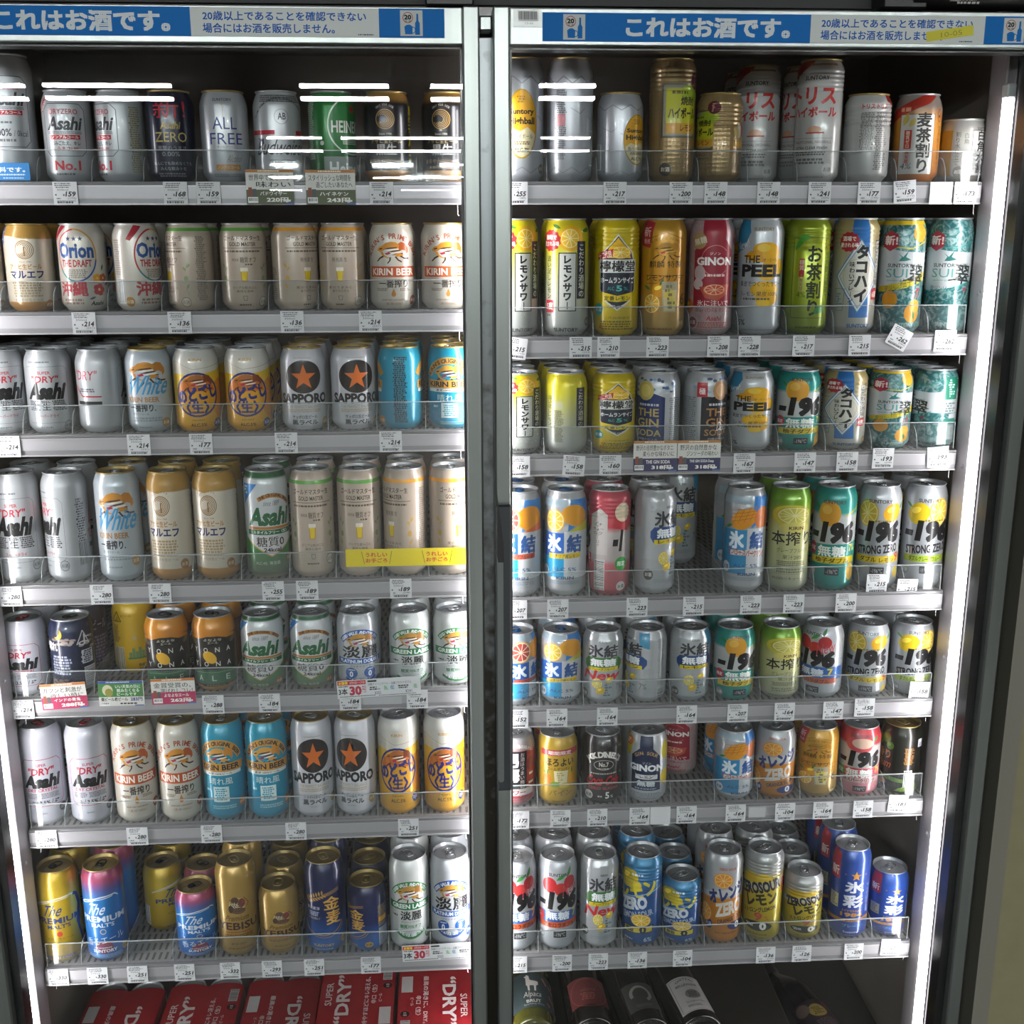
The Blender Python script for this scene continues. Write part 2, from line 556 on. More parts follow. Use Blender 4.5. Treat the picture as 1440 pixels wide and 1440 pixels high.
# ---------------------------------------------------------------- can designs (u from the front centre, v from the base, mm)
DES = {}
def design(key, H, stops, desc, metal=.15, rough=.3, coat=.3, lid='s', tab='s', ribs=False, bump=None, marble=None):
    def deco(fn):
        DES[key] = dict(H=H, stops=stops, desc=desc, metal=metal, rough=rough, coat=coat, lid=lid, tab=tab, ribs=ribs, bump=bump, marble=marble, fn=fn)
        return fn
    return deco
SIL = [(0, '#b4b6ba')]
WHT = [(0, '#cfcfd4')]
DK = '#1c1a1c'
def octa(a, x0, y0, x1, y1, k, w, c):
    a.line([(x0 + k, y0), (x1 - k, y0), (x1, y0 + k), (x1, y1 - k), (x1 - k, y1), (x0 + k, y1), (x0, y1 - k), (x0, y0 + k), (x0 + k, y0)], w, c)
def backprint(a, c, x=82, n=26, v0=12, v1=100, w=26):
    a.F(x, v0, x + w, v1, n, c)

def dz(a, big):
    octa(a, -30, 34 if not big else 46, 30, 103 if not big else 138, 8, .9, '#4c4d52')
    t = 0 if not big else 32
    a.T('DRYZERO', -19, 89 + t, 20, 96 + t, '#a8202c', b=.01)
    a.T('Asahi', -25, 68 + t, 27, 86 + t, '#3b3d42', b=.035, sh=.25)
    a.F(-25, 63 + t, 25, 67 + t, 2, '#75767a')
    a.R(-20, 56 + t, 21, 62 + t, '#b3202f'); a.T('ノンアルコール', -18, 57 + t, 19, 61 + t, '#eeeeee', b=.02)
    if big:
        a.T('0.00%', -24, 60, 4, 70, '#333438', b=.02); a.T('/ 0kcal', 7, 60, 26, 68, '#333438')
        a.F(-20, 52, 20, 57, 1, '#66676a'); a.F(-22, 76, 10, 80, 1, '#66676a')
    else:
        a.T('のみごたえ、キレ', -19, 48, 21, 54, '#2a2b2e', b=.02); a.T('うまさUP!', -11, 41, 17, 46.5, '#b3202f', b=.02)
        a.T('No.1', -17, 15, 19, 28, '#c02030', b=.035); a.F(-18, 8, 18, 12, 1, '#66676a')
        a.P([(-42, 90), (-36, 90), (-22, 112), (-30, 114)], '#a01d28'); a.T('New', -42, 97, -22, 104, '#eeeeee', rot=55)
    a.F(46, 12, 66, 100, 30, '#8b8258'); backprint(a, '#77787c', -70, 26)
@design('dryzero', 122, SIL, 'silver can with octagon and large red numeral', metal=.5, rough=.34)
def _(a): dz(a, False)
@design('dryzero5', 168, SIL, 'tall silver can with grey-lined octagon panel', metal=.5, rough=.34)
def _(a): dz(a, True)
@design('navyzero', 122, [(0, '#17182c'), (1, '#1d2038')], 'dark navy can with red and gold lettering', metal=.4, lid='g')
def _(a):
    a.T('新!', -22, 84, 24, 112, '#a8242f', b=.0); a.T('Asahi', -13, 70, 16, 80, '#b39a52', b=.02, sh=.2)
    a.T('ZERO', -21, 53, 24, 66, '#bda65c'); a.T('衝撃のうまさ', -18, 42, 22, 48, '#8d8a90'); a.T('0.00%', -12, 34, 12, 40, '#8d8a90')
    a.T('なんにでも飲めなくても', -26, 22, 30, 27, '#9a979c'); a.T('みんな飲みトモ', -16, 15, 20, 20, '#9a979c'); a.F(-20, 6, 22, 12, 2, '#77747c')
    backprint(a, '#8d8a90', 60)
@design('allfree', 122, [(0, '#aeb0b6'), (.5, '#bfc1c6'), (1, '#a9abb0')], 'silver-white can with blue serif capitals', metal=.45, lid='g')
def _(a):
    a.T('SUNTORY', -14, 107, 14, 111, '#3a3a42', b=.01); a.line([(0, 104), (0, 86)], .5, '#b89b50'); a.F(-2, 92, 2, 103, 5, '#b89b50')
    a.T('ALL', -15, 70, 19, 86, '#2f3e7d', b=.0); a.T('FREE', -20, 50, 27, 65, '#2f3e7d', b=.0); a.T('オールフリー', -10, 45, 12, 48, '#555')
    a.T('Alcohol', 2, 26, 26, 36, '#7b7466', sh=.3); a.R(-13, 15, 22, 23, '#b9803a'); a.T('ノンアルコール', -11, 17, 20, 21, '#eeeeee'); a.F(-18, 6, 26, 11, 2, '#8a8a8e')
    a.F(50, 20, 72, 100, 24, '#8a8a8e')
@design('bud', 122, [(0, '#a9abb0'), (1, '#b8babd')], 'pale silver can with black script lettering', metal=.5)
def _(a):
    a.A('THE WORLD RENOWNED LAGER BREWED BY OUR ORIGINAL ALL NATURAL PROCESS', 0, 60, 46, 150, 30, 3.2, '#2c2c30', ry=50)
    a.F(-34, 106, 34, 116, 4, '#3a3a3e'); a.T('AB', -5, 83, 6, 92, '#23242a', b=.01); a.O(0, 87, 10, 10, .5, '#55565a')
    a.R(-60, 63, -10, 69, '#b01c2a'); a.R(22, 63, 60, 69, '#b01c2a')
    a.T('Budweiser', -40, 36, 44, 57, '#2a2a30', b=.0, sh=.35); a.T('78', -36, 50, -26, 58, '#2e2a55'); a.F(-20, 20, 24, 30, 4, '#77787c')
@design('greenlager', 122, [(0, '#1d5a2c'), (1, '#2c7a3c')], 'bright green can with a silver arc', metal=.45, lid='s')
def _(a):
    a.O(0, 76, 40, 40, 2.0, '#c5c9c2'); a.E(0, 76, 37, 37, '#1f6a31')
    a.T('HEINEKEN', -34, 66, 34, 82, '#d5d8d2', b=.02); a.star(0, 98, 8, '#a82027'); a.F(-20, 50, 20, 60, 4, '#b9c5b4')
    a.R(-46, 0, 46, 34, '#8b9391'); a.T('Heineken', -38, 8, 38, 27, '#dfe3e0', b=.03); a.F(-80, 30, -60, 110, 30, '#b9c5b4'); a.E(-48, 52, 3, 3, '#c5c9c2')
@design('blackdraft', 122, [(0, '#a6753c'), (.12, '#a6753c'), (.13, '#141318'), (.86, '#17161c'), (.91, '#8d6a35'), (1, '#a67e42')], 'black and bronze can with gold roundel', metal=.4, lid='g')
def _(a):
    a.A('ONLY YOUR SIDE', 0, 84, 18, 130, 50, 3, '#c9bfae'); a.O(0, 84, 13.5, 13.5, 1.2, '#b08a4c')
    for i in range(4): a.O(0, 84, 11 - 2.3 * i, 11 - 2 * i, .9, '#b08a4c', 200 + i * 8, 520 - i * 20)
    a.T('Since 1986', -9, 63, 9, 66, '#c9bfae'); a.T('アサヒ生ビール', -22, 52, 24, 58, '#c0a874', b=.01)
    a.T('黒生', -14, 36, 16, 51, '#b8b4b0', b=.02); a.T('まろやか生ビール', -26, 25, 26, 31, '#a77b4e'); a.F(-20, 17, 20, 22, 1, '#8a6a40')
    a.V('黒生マルエフ', 46, 104, 14, '#d2bd2a', b=.04); a.F(-75, 20, -50, 96, 24, '#9a917f')
def wave_top(a, v, c, amp=5):
    pts = [(-60, 130)] + [(-60 + 4 * i, v + amp * math.sin((-60 + 4 * i) / 16.)) for i in range(31)] + [(60, 130)]
    for p, q in zip(pts[1:-1], pts[2:-1]):
        a.add([(p[0], p[1]), (q[0], q[1]), (q[0], 124), (p[0], 124)], c, .008)
    a.L += 1
@design('maruefu', 122, [(0, '#a5763a'), (.11, '#a87a3c'), (.115, '#cbbfae'), (.82, '#d0c6b6'), (.83, '#a5803f'), (1, '#ab8747')], 'gold-topped cream can with ring emblem', metal=.3, lid='g')
def _(a):
    wave_top(a, 103, '#a9823f', 5); a.O(0, 108, 60, 14, 0.01, '#cbbfae')
    a.P([(-60, 100), (-36, 106), (-16, 104), (0, 101), (0, 96), (-60, 96)], '#cbbfae')
    a.A('おかげさまです。', 0, 86, 17, 140, 40, 2.6, '#7c5a2e'); a.O(0, 86, 13, 13, 1.2, '#8a6330')
    for i in range(4): a.O(0, 86, 10.5 - 2.3 * i, 11 - 2 * i, 1.0, '#8a6330', 210 + i * 8, 510 - i * 20)
    a.R(-1, 78, 1, 90, '#8a6330'); a.T('Since 1986', -8, 68.5, 8, 70.5, '#7a6a55')
    a.T('アサヒ生ビール', -24, 59, 22, 66.5, '#a56f25', b=.025); a.T('マルエフ', -24, 46, 24, 57, '#1f2c63', b=.035)
    a.F(-23, 20, 23, 42, 6, '#a08a68'); a.T('まろやか生ビール', -20, 14.5, 20, 18.5, '#8b6130')
    a.P([(-44, 92), (-40, 95), (-35, 92), (-34, 120), (-45, 120)], '#1d3c86'); a.F(-43, 98, -36, 112, 4, '#d8dbe6')
    a.os(30, 9, '#96662f', '#d9c6a5'); a.F(50, 16, 70, 96, 26, '#8f8676'); backprint(a, '#8f8676')
@design('orion', 122, [(0, '#c3bcb2'), (1, '#c9c3ba')], 'cream can with red flowers and oval ring', metal=.3, lid='w')
def _(a):
    for a0, a1, c in ((95, 215, '#b8303a'), (215, 275, '#2e7d86'), (275, 350, '#31518f'), (350, 455, '#c99540')):
        a.O(0, 78, 30, 37, 2.2, c, a0, a1, 16)
    for i in (-1, 0, 1): a.star(i * 8.5, 101, 4, '#33456e')
    a.T('Orion', -26, 74, 26, 96, '#2b4f8e', b=.04); a.T('THE DRAFT', -22, 62, 22, 72, '#a83238', b=.03); a.F(-15, 46, 15, 59, 5, '#8b8078')
    a.V('沖縄', -18, 43, 1, '#b33a45'); a.T('沖縄', -30, 21, 14, 42, '#b3303c', b=.035)
    for x, y, r, c in ((30, 30, 8, '#b3303c'), (28, 46, 6, '#d39a35'), (38, 46, 6, '#a85a3c')):
        for k in range(5): a.E(x + r * .6 * math.cos(R_(72 * k)), y + r * .6 * math.sin(R_(72 * k)), r * .55, r * .5, c)
        a.E(x, y, r * .25, r * .25, '#e6c069')
    for x, y, g in ((40, 36, 20), (44, 28, -40), (24, 20, 200), (36, 56, 70)): a.leaf(x, y, 10, g, '#4c4f58')
    a.F(-26, 9, 12, 18, 2, '#8c6f62'); a.T('Asahi', 16, 8, 36, 14, '#2b2b2d', b=.03, sh=.2); a.os(-40, 13, '#a87a3a', '#e2d4b8')
    a.P([(-40, 100), (-34, 98), (-16, 118), (-28, 120)], '#a82c3a'); a.B(-60, 10, -46, 46); a.F(-64, 50, -48, 100, 16, '#9a8d84'); a.F(48, 10, 70, 96, 26, '#aaa095')
def gm(a, c, off):
    a.R(-104, 111, 104, 115.5, c); a.T('ゴールドマスター生', -29, 98, 28, 105, '#33281f', b=.015); a.T('GOLD MASTER', -20, 90, 19, 95.5, '#33281f', b=.015); a.R(-32, 87, 32, 87.7, '#4a3d33')
    a.F(-30, 81, 30, 84.5, 1, '#5d4f44')
    if off:
        a.T('発泡酒', -17, 69, -7, 73, '#4a3d33'); a.T('糖質オフ', -5, 67, 18, 75, '#4a3d33', b=.01); a.F(0, 63, 18, 66, 1, '#5d4f44')
    else:
        a.T('発泡酒 生', -11, 68, 11, 74, '#4a3d33')
    a.P([(-4, 40), (4, 40), (5.2, 57), (-5.2, 57)], '#c08a20'); a.P([(-3, 41), (3, 41), (4, 55), (-4, 55)], '#dcc028'); a.R(-5.3, 55, 5.3, 60, '#e6dccf')
    a.T('クリアな飲み口と' if off else '麦のうまみと', -18, 30, 17, 34, '#4a3d33'); a.T('爽快な後味' if off else '香りが広がる', -12, 25, 12, 29, '#4a3d33')
    a.line([(-3, 20), (3, 20), (2, 14), (-2, 14), (-3, 20)], .6, '#5d4f44'); a.F(-10, 6, 10, 9, 1, '#5d4f44')
    lc = '#7f9365' if off else '#bf9a4d'
    for s in (-1, 1):
        a.line([(s * 33, 68), (s * 29, 54)], .6, lc); a.leaf(s * 31, 60, 8, 90 + s * -40, lc, .4); a.leaf(s * 30, 56, 7, 90 + s * 35, lc, .4)
        a.E(s * 30, 45, 3.2, 4, lc, 14); a.leaf(s * 30, 30, 9, 90 - s * 25, lc, .35); a.line([(s * 30, 30), (s * 33, 22)], .6, lc)
    a.E(28, 12, 7, 7, '#c9bcae'); a.O(28, 12, 7, 7, .7, '#4a3d33'); a.T('お酒', 23, 9.5, 33, 14.5, '#4a3d33')
    a.F(44, 14, 62, 104, 34, '#80746a'); a.F(-70, 14, -48, 60, 16, '#80746a')
GMB = [(0, '#b3a293'), (1, '#b8a899')]
@design('gmg', 122, GMB, 'beige can with green band and beer glass')
def _(a): gm(a, '#5b9a42', True)
@design('gmo', 122, GMB, 'beige can with orange band and beer glass')
def _(a): gm(a, '#d8962c', False)
@design('kirin', 122, [(0, '#c3bbaf'), (1, '#cbc4b8')], 'ivory can with orange band below beast emblem', lid='g')
def _(a):
    a.A("KIRIN'S PRIME BREW", 0, 66, 38, 162, 18, 7.5, '#a84f30', b=.03, ry=34); a.beast(0, 82, 24)
    a.R(-39, 46, 39, 61, '#bd5428'); a.T('KIRIN BEER', -34, 48.5, 34, 58.5, '#eee6da', b=.03)
    a.T('一番搾り', -22, 31, 22, 43, '#33231e', b=.02); a.F(-26, 26, -6, 30.5, 2, '#8a7a6a'); a.F(8, 26, 28, 30.5, 2, '#8a7a6a')
    a.P([(0, 30), (3.5, 22), (2.4, 19), (0, 18), (-2.4, 19), (-3.5, 22)], '#c07a24'); a.T('〈麦芽100%〉', -14, 6, 14, 10, '#9a6a45'); a.F(-20, 12, 20, 15, 1, '#a3907c')
    a.os(33, 13, '#9c452c', '#e6d8c8'); a.F(50, 14, 66, 96, 24, '#8a7a6a'); backprint(a, '#8a7a6a')
@design('superdry', 122, SIL, 'silver can with red words over black italics', metal=.5, rough=.36)
def _(a):
    a.F(-18, 103, 12, 106, 1, '#6a6b70'); a.T('Asahi beer', -24, 103, -8, 107, '#55565b', sh=.3)
    a.T('SUPER', -9, 87, 9, 91.5, '#b02330', b=.02); a.T('"DRY"', -20, 75, 20, 85, '#b02330', b=.02, sh=.12)
    a.T('Asahi', -29, 50, 32, 75, '#0f0f12', b=.06, sh=.28)
    a.F(-28, 34, -8, 49, 6, '#3a3a3e'); a.F(8, 34, 30, 49, 6, '#3a3a3e'); a.F(-8, 45, 8, 49, 2, '#3a3a3e'); a.T('生', -6, 35, 6, 45, '#202022', b=.02)
    a.T('スーパードライ', -15, 24, 16, 29, '#a8202d', b=.02); octa(a, -33, 16, 34, 98, 6, .5, '#707176'); a.F(-12, 8, 8, 11, 1, '#77787c')
    a.E(30, 11, 7, 7, '#aaacb0'); a.os(30, 11, '#9fa1a5', '#333', ring='#333333')
    a.F(52, 14, 68, 96, 26, '#4c4d52'); a.B(52, 8, 68, 40, '#a9abb0', '#333'); a.P([(76, 60), (84, 96), (88, 96), (104, 60), (98, 60), (86, 86), (80, 60)], '#b02330'); a.T('"DRY"', 72, 42, 104, 54, '#b02330'); a.R(74, 30, 104, 36, '#222226')
    a.T('"DRY"', -104, 78, -64, 92, '#b02330', sh=.1); a.R(-100, 42, -60, 47, '#222226'); a.line([(-104, 70), (-90, 54), (-60, 54)], 2, '#a82632'); a.F(-96, 60, -66, 66, 2, '#55565b')
@design('white', 122, [(0, '#aeb6bd'), (1, '#b9c1c8')], 'white-silver can with blue script and beast', metal=.3, lid='g')
def _(a):
    a.beast(0, 88, 28, '#c98a35', '#b87a30'); a.T('White', -36, 56, 38, 84, '#3f93c4', b=.015, sh=.4)
    a.T('KIRIN BEER', -32, 45, 16, 52.5, '#a8793a', b=.03); a.T('一番搾り.', -30, 31, 10, 43, '#23252b', b=.03); a.T('ホワイトビール', -26, 26, 0, 29.5, '#44474d')
    a.F(-26, 16, 22, 23, 2, '#8a9096'); a.F(-20, 6, 8, 9, 1, '#8a9096'); a.os(25, 14, '#a87f3f', '#e6dcc4'); a.F(48, 12, 66, 96, 26, '#55606a'); backprint(a, '#7d858c')
@design('nodogoshi', 122, [(0, '#c88d1e'), (.35, '#d8a51f'), (.66, '#dcb428'), (.68, '#cfc9bd'), (1, '#cfcdc8')], 'yellow can with blue ring round bold script', lid='s')
def _(a):
    a.P([(-60, 78), (-34, 92), (0, 84), (26, 88), (60, 96), (60, 78)], '#d8b02a'); a.P([(-60, 94), (-36, 103), (-6, 90), (0, 82), (-34, 86), (-60, 80)], '#c9c1b2')
    a.line([(-60, 96), (-34, 104), (-4, 92), (20, 95), (60, 104)], .8, '#a59c8a'); a.T('KIRIN', -9, 104, 9, 108, '#c08a20', b=.02)
    a.E(40, 48, 18, 30, '#cc8420'); a.E(0, 55, 33, 33, '#1f2a78'); a.E(0, 55, 30, 30, '#d59a22'); a.P([(-24, 72), (0, 84), (24, 72), (28, 60), (-28, 60)], '#c46c22'); a.beast(2, 72, 22, '#a8622a', '#7a3a1c')
    a.T('のどごし', -30, 46, 31, 68, '#1d2674', b=.06, rot=10); a.T('〈生〉', -17, 27, 17, 46, '#1d2674', b=.05)
    a.T('ALC.5%', -12, 8, 12, 13, '#4a3a18', b=.015); a.F(-10, 16, 12, 19, 1, '#a07a28'); a.os(31, 12, '#22306f', '#d0d4ea')
    for i in range(60):
        x = a.rnd.uniform(-90, 90); y = a.rnd.uniform(4, 76)
        if abs(x) > 34 or y < 20: a.E(x, y, .7, .7, '#eccf62', 8)
    a.F(52, 14, 70, 72, 20, '#a5811c'); a.B(74, 10, 94, 40)
@design('star', 122, [(0, '#b9b9c0'), (1, '#c2c2c9')], 'white can with orange star on black disc', lid='g')
def _(a):
    a.F(-15, 106.5, 15, 108.5, 1, '#a09a8a'); a.E(0, 80, 28, 24.5, '#1c1210', 44); a.star(0, 79, 19.5, '#c8641c')
    a.T('SAPPORO', -40, 40, 40, 55.5, '#0f0f12', b=.05); a.T('THE PERFECT BALANCE', -26, 33.5, 26, 38, '#9c8a5a'); a.F(-28, 27, 28, 32.5, 2, '#a8997a')
    a.T('サッポロ生ビール', -19, 18, 19, 23.5, '#1c1c20', b=.025); a.T('黒ラベル', -20, 8.5, 20, 16.5, '#1c1c20', b=.035); a.F(-9, 5, 9, 6.5, 1, '#a09a8a')
    a.os(36, 12, '#a4844a', '#d9c9a4'); a.B(-62, 14, -52, 56, '#2a2a2e', '#ccc', True); a.F(-66, 58, -50, 100, 16, '#8a8a90'); backprint(a, '#8a8a90')
@design('harekaze', 122, [(0, '#1484a4'), (1, '#1c93b0')], 'turquoise can with orange bands and beast', metal=.2, lid='g')
def _(a):
    a.A('KIRIN ORIGINAL BEER', 0, 66, 40, 165, 15, 1, '#c8913c')
    a.O(0, 66, 42, 41, 10, '#c8913c', 22, 158); a.A("KIRIN'S ORIGINAL BEER", 0, 66, 34, 155, 25, 6, '#2a3338', b=.03, ry=33); a.beast(0, 82, 23, '#cf9a44', '#c8862c')
    a.R(-40, 61, 40, 73, '#c68f38'); a.T('KIRIN BEER', -33, 63, 33, 71, '#1f2a30', b=.035); a.R(-36, 55.5, 36, 60.5, '#d9dcd8'); a.T('麦芽100%ビール', -20, 56.5, 20, 59.8, '#33424a', b=.02)
    a.T('晴れ風', -18, 42, 20, 52, '#d5e6e6'); a.R(-12, 17, 13, 39, '#c9dcdc'); a.F(-10, 19, 11, 37, 6, '#2c98b0'); a.F(-30, 22, -18, 36, 3, '#a9d4dc'); a.F(-16, 6, 24, 12, 2, '#8cc4d0')
    a.os(36, 12, '#a8672c', '#e0c8a0'); a.F(94, 10, 116, 108, 34, '#16323c', .8); a.R(-74, 61, -50, 73, '#c68f38'); a.T('KIR', -70, 63, -52, 71, '#1f2a30', b=.035); a.R(-72, 55.5, -50, 60.5, '#d9dcd8'); a.P([(-78, 84), (-70, 96), (-60, 104), (-56, 94), (-64, 86), (-70, 78)], '#c8913c'); a.R(50, 61, 74, 73, '#c68f38'); a.T('ER', 58, 63, 70, 71, '#1f2a30', b=.03); a.R(50, 55.5, 72, 60.5, '#d9dcd8'); a.P([(78, 84), (70, 96), (60, 104), (56, 94), (64, 86), (70, 78)], '#c8913c'); a.os(72, 13, '#b27a38', '#e0c8a0')
@design('style', 122, [(0, '#9a8c70'), (.05, '#5f6a58'), (.30, '#2f7a3a'), (.42, '#3f9447'), (.43, '#b9bec0'), (.92, '#c5c9cb'), (.94, '#1f5a34'), (1, '#22603a')], 'white and green can with gold bands')
def _(a):
    a.P([(-44, 60), (44, 60), (44, 42), (24, 30), (0, 18), (-24, 30), (-44, 42)], '#c3c6c6'); a.line([(-44, 42), (-24, 30), (0, 18), (24, 30), (44, 42)], 1.6, '#b08a4a')
    a.O(4, 58, 44, 42, 5.5, '#b0783a', 42, 122); a.A('THE ORIGINAL BREW', 4, 58, 38, 120, 44, 4.4, '#4a3018', b=.03)
    a.P([(-46, 84), (-46, 112), (-18, 112)], '#2a78b8'); a.F(-44, 98, -32, 110, 3, '#e8eef4'); a.T('since 1889', -10, 84, 16, 91, '#5a5d5a', sh=.3)
    a.T('Asahi', -36, 58, 36, 82, '#1c5a34', b=.045, sh=.25); a.R(-34, 53.5, 40, 57, '#a8702f'); a.R(-38, 46.5, 40, 53, '#1f5a34'); a.T('スタイルフリー〈生〉', -28, 47.6, 28, 52, '#e6eee6', b=.02)
    a.T('糖質0', -23, 31, 21, 44, '#3a1e1a', b=.012); a.T('24kcal', -12, 24, 15, 29.5, '#3a1e1a', b=.03); a.T('ALC.4%  発泡酒', -26, 7, 12, 12, '#b9c4b4')
    a.E(0, 20, 0.1, 0.1, '#fff'); a.os(32, 13, '#8b6a3c', '#d9c8a0'); a.F(50, 12, 68, 100, 28, '#5a7a62'); backprint(a, '#6a7a70')
@design('crystal', 122, [(0, '#b7b6c1'), (1, '#c0bfca')], 'pale lilac-white can with red ring tab', tab='r')
def _(a):
    octa(a, -33, 18, 33, 85, 7, .9, '#b0505c'); a.T('SUPER', -10, 75, 8, 79, '#a8283a', b=.02); a.T('"DRY"', -22, 63, 20, 73.5, '#a8202f', b=.03, sh=.15)
    a.T('Asahi', -31, 44, 31, 63, '#121214', b=.06, sh=.25); a.T('DRY CRYSTAL', -25, 39, 24, 43.5, '#a8283a', b=.03, sh=.2); a.F(-28, 29, -6, 37, 4, '#6a6a70'); a.F(-4, 29, 26, 37, 4, '#6a6a70')
    a.T('生', -19, 20.5, -14, 26, '#333'); a.T('/', -12, 20, -9, 27, '#333'); a.T('3.5%', -7, 20.5, 9, 26, '#222', b=.025); a.T('/', 11, 20, 14, 27, '#333'); a.F(16, 20.5, 26, 26, 2, '#444')
    a.F(-12, 6, 4, 9, 1, '#88888e'); a.E(30, 11, 7.5, 6.5, '#55555c'); a.os(30, 11, '#4c4c54', '#b9b8c2', 6.6); a.F(48, 12, 66, 96, 26, '#7d7d86'); backprint(a, '#88888e')
@design('navycraft', 122, [(0, '#131a33'), (1, '#182040')], 'navy can with golden crescent moon', lid='s', tab='k')
def _(a):
    for i in range(26): a.E(a.rnd.uniform(-50, 60), a.rnd.uniform(74, 92), a.rnd.uniform(3, 6), 2.2, a.rnd.choice(['#9a8a82', '#857670', '#a89a92']), 12)
    for i in range(22): a.E(a.rnd.uniform(-40, 10), a.rnd.uniform(12, 26), a.rnd.uniform(3, 6), 2.0, a.rnd.choice(['#9a8a82', '#7a6c68']), 12)
    a.E(-8, 100, 7, 8, '#d8b32a'); a.E(-12, 104, 7, 8, '#151c36'); a.T('晴れ', -32, 72, -10, 88, '#dcdce2', b=.03); a.F(-24, 34, 12, 66, 7, '#a8acc0')
    a.T('よ', 22, 80, 42, 98, '#d9d9df', b=.01); a.line([(20, 82), (30, 104), (40, 82)], 1.6, '#d9d9df'); a.F(24, 52, 44, 70, 5, '#c9cbd6'); a.B(28, 6, 50, 44, '#d9d9df', '#222', True); a.R(26, 50, 46, 72, '#c9cbd6'); a.F(27, 51, 45, 71, 6, '#2c3352')
@design('purplecraft', 122, [(0, '#241a2c'), (1, '#2b2036')], 'dark purple can with white label print', tab='k')
def _(a):
    a.T('ビール', -14, 80, 14, 96, '#b8aab8'); a.F(-20, 20, 20, 70, 9, '#7d6c84'); a.F(40, 20, 66, 96, 14, '#7d6c84')
@design('yellowcraft', 122, [(0, '#d2a60e'), (1, '#d9b114')], 'bright yellow can with a green skyline', tab='k')
def _(a):
    a.line([(-34, 90), (-24, 106), (-16, 90), (-34, 90)], 1.5, '#2a2416'); a.T('ビール', -16, 98, 2, 102, '#3a3218'); a.T('よ', -28, 91, -20, 98, '#2a2416'); a.F(-34, 54, -20, 84, 12, '#6a5614'); a.B(-34, 6, -14, 46, '#e8dfc0')
    for i in range(9): a.R(-6 + i * 5, 28, -1.5 + i * 5, 38 + (i * 7) % 13, '#6f8f5c')
    a.R(-8, 26, 40, 29, '#52774a'); a.T('BEER', 8, 13, 30, 18, '#6a4a10', b=.02); a.T('SAISON', 8, 6, 34, 11, '#6a4a10', b=.02); a.E(4, 62, 3, 3, '#c9b890')
@design('yona', 122, [(0, '#8b6528'), (.08, '#a87a28'), (.1, '#2a1f14'), (.12, '#17130f'), (.76, '#16120f'), (.78, '#c07a1a'), (1, '#d08c1e')], 'black and amber can with yellow moon', tab='k')
def _(a):
    a.R(-104, 12, -42, 92, '#7a4a1c'); a.R(42, 12, 104, 92, '#7a4a1c'); a.P([(-42, 92), (-20, 96), (20, 96), (42, 92), (42, 88), (-42, 88)], '#c07a1a')
    for i in range(5): a.O(-33, 88, 9 - i * 1.7, 9 - i * 1.7, .6, '#a88a50', 180, 300, 10); a.O(33, 88, 9 - i * 1.7, 9 - i * 1.7, .6, '#a88a50', 240, 360, 10)
    a.P([(-20, 82), (0, 77), (20, 82), (22, 88), (8, 92), (-8, 92), (-22, 88)], '#100d0a'); a.T('よなよな', -14, 84.5, 14, 88.5, '#d9d2c0'); a.T('エール', -8, 80, 8, 83.5, '#d9d2c0')
    a.E(-6, 58, 12, 8.5, '#d8a62a', rot=-42)
    for i, ch in enumerate('YONA'): a.T(ch, -33 + i * 18, 66, -26 + i * 18, 74, '#d6d2c8', b=.01); a.T(ch, -33 + i * 18, 43, -26 + i * 18, 51, '#d6d2c8', b=.01)
    a.P([(-42, 14), (42, 14), (42, 33), (20, 37), (-20, 37), (-42, 33)], '#1e5a38'); a.line([(-42, 30), (-20, 33), (20, 33), (42, 30)], .6, '#8aa57a')
    for i, ch in enumerate('ALE'): a.T(ch, -26 + i * 22, 19, -19 + i * 22, 28, '#bfc8b4')
    a.R(-20, 9, 22, 13, '#17130f'); a.T('クラフトビール', -14, 9.8, 16, 12.4, '#c9a860')
def tanrei(a, c, c2):
    a.O(0, 58, 42, 40, 9, c, 35, 145); a.A('GOOD VALUE AND QUALITY', 0, 58, 35, 142, 38, 5.2, '#dfe6ea', b=.03, ry=33); a.beast(0, 78, 23, '#b98a3a', '#9c6a2c')
    a.O(0, 52, 42, 44, 8, c, 232, 308); a.A('BREWED FOR GOOD TIMES', 0, 52, 38, 233, 307, 4.6, '#dfe6ea', b=.03, ry=40)
    a.os(34, 10, c2, '#d9e4d9', 7); a.F(50, 12, 68, 96, 26, '#80868c'); backprint(a, '#8a9096')
@design('plat', 122, [(0, '#b4b7be'), (1, '#bfc2c8')], 'white can with blue ribbons and twin zeros', metal=.25)
def _(a):
    tanrei(a, '#1f4f9c', '#2a5aa0'); a.T('淡麗', -30, 51, 32, 70, '#17181c', b=.02); a.R(-40, 41, 40, 50, '#1f4f9c'); a.T('PLATINUM DOUBLE', -35, 42.5, 35, 48.5, '#dfe6f0', b=.035); a.T('プラチナダブル', -17, 35.5, 17, 39, '#33363c')
    for s in (-1, 1): a.E(s * 15, 26, 10, 9, '#1f4f9c'); a.T('0', s * 15 - 3, 19.5, s * 15 + 3, 29, '#e6ebf2', b=.03); a.F(s * 15 - 6, 30, s * 15 + 6, 32.5, 1, '#c9d4e6')
@design('greenl', 122, [(0, '#bfc2c2'), (1, '#c8cbca')], 'white can with green ribbons and beast', metal=.2)
def _(a):
    tanrei(a, '#2f7a3c', '#2f6a3a'); a.R(-40, 54, 40, 65, '#1f7048'); a.T('GREEN LABEL', -33, 56, 33, 63, '#e6efe6', b=.035); a.T('淡麗', -17, 38, 20, 52, '#1d1f1f', b=.02); a.F(-34, 42, -22, 46, 1, '#55605a')
    a.T('グリーンラベル', -16, 33.5, 16, 36.5, '#44504a'); a.T('糖質70%オフ', -18, 25, 18, 31, '#2f7a4c', b=.02)
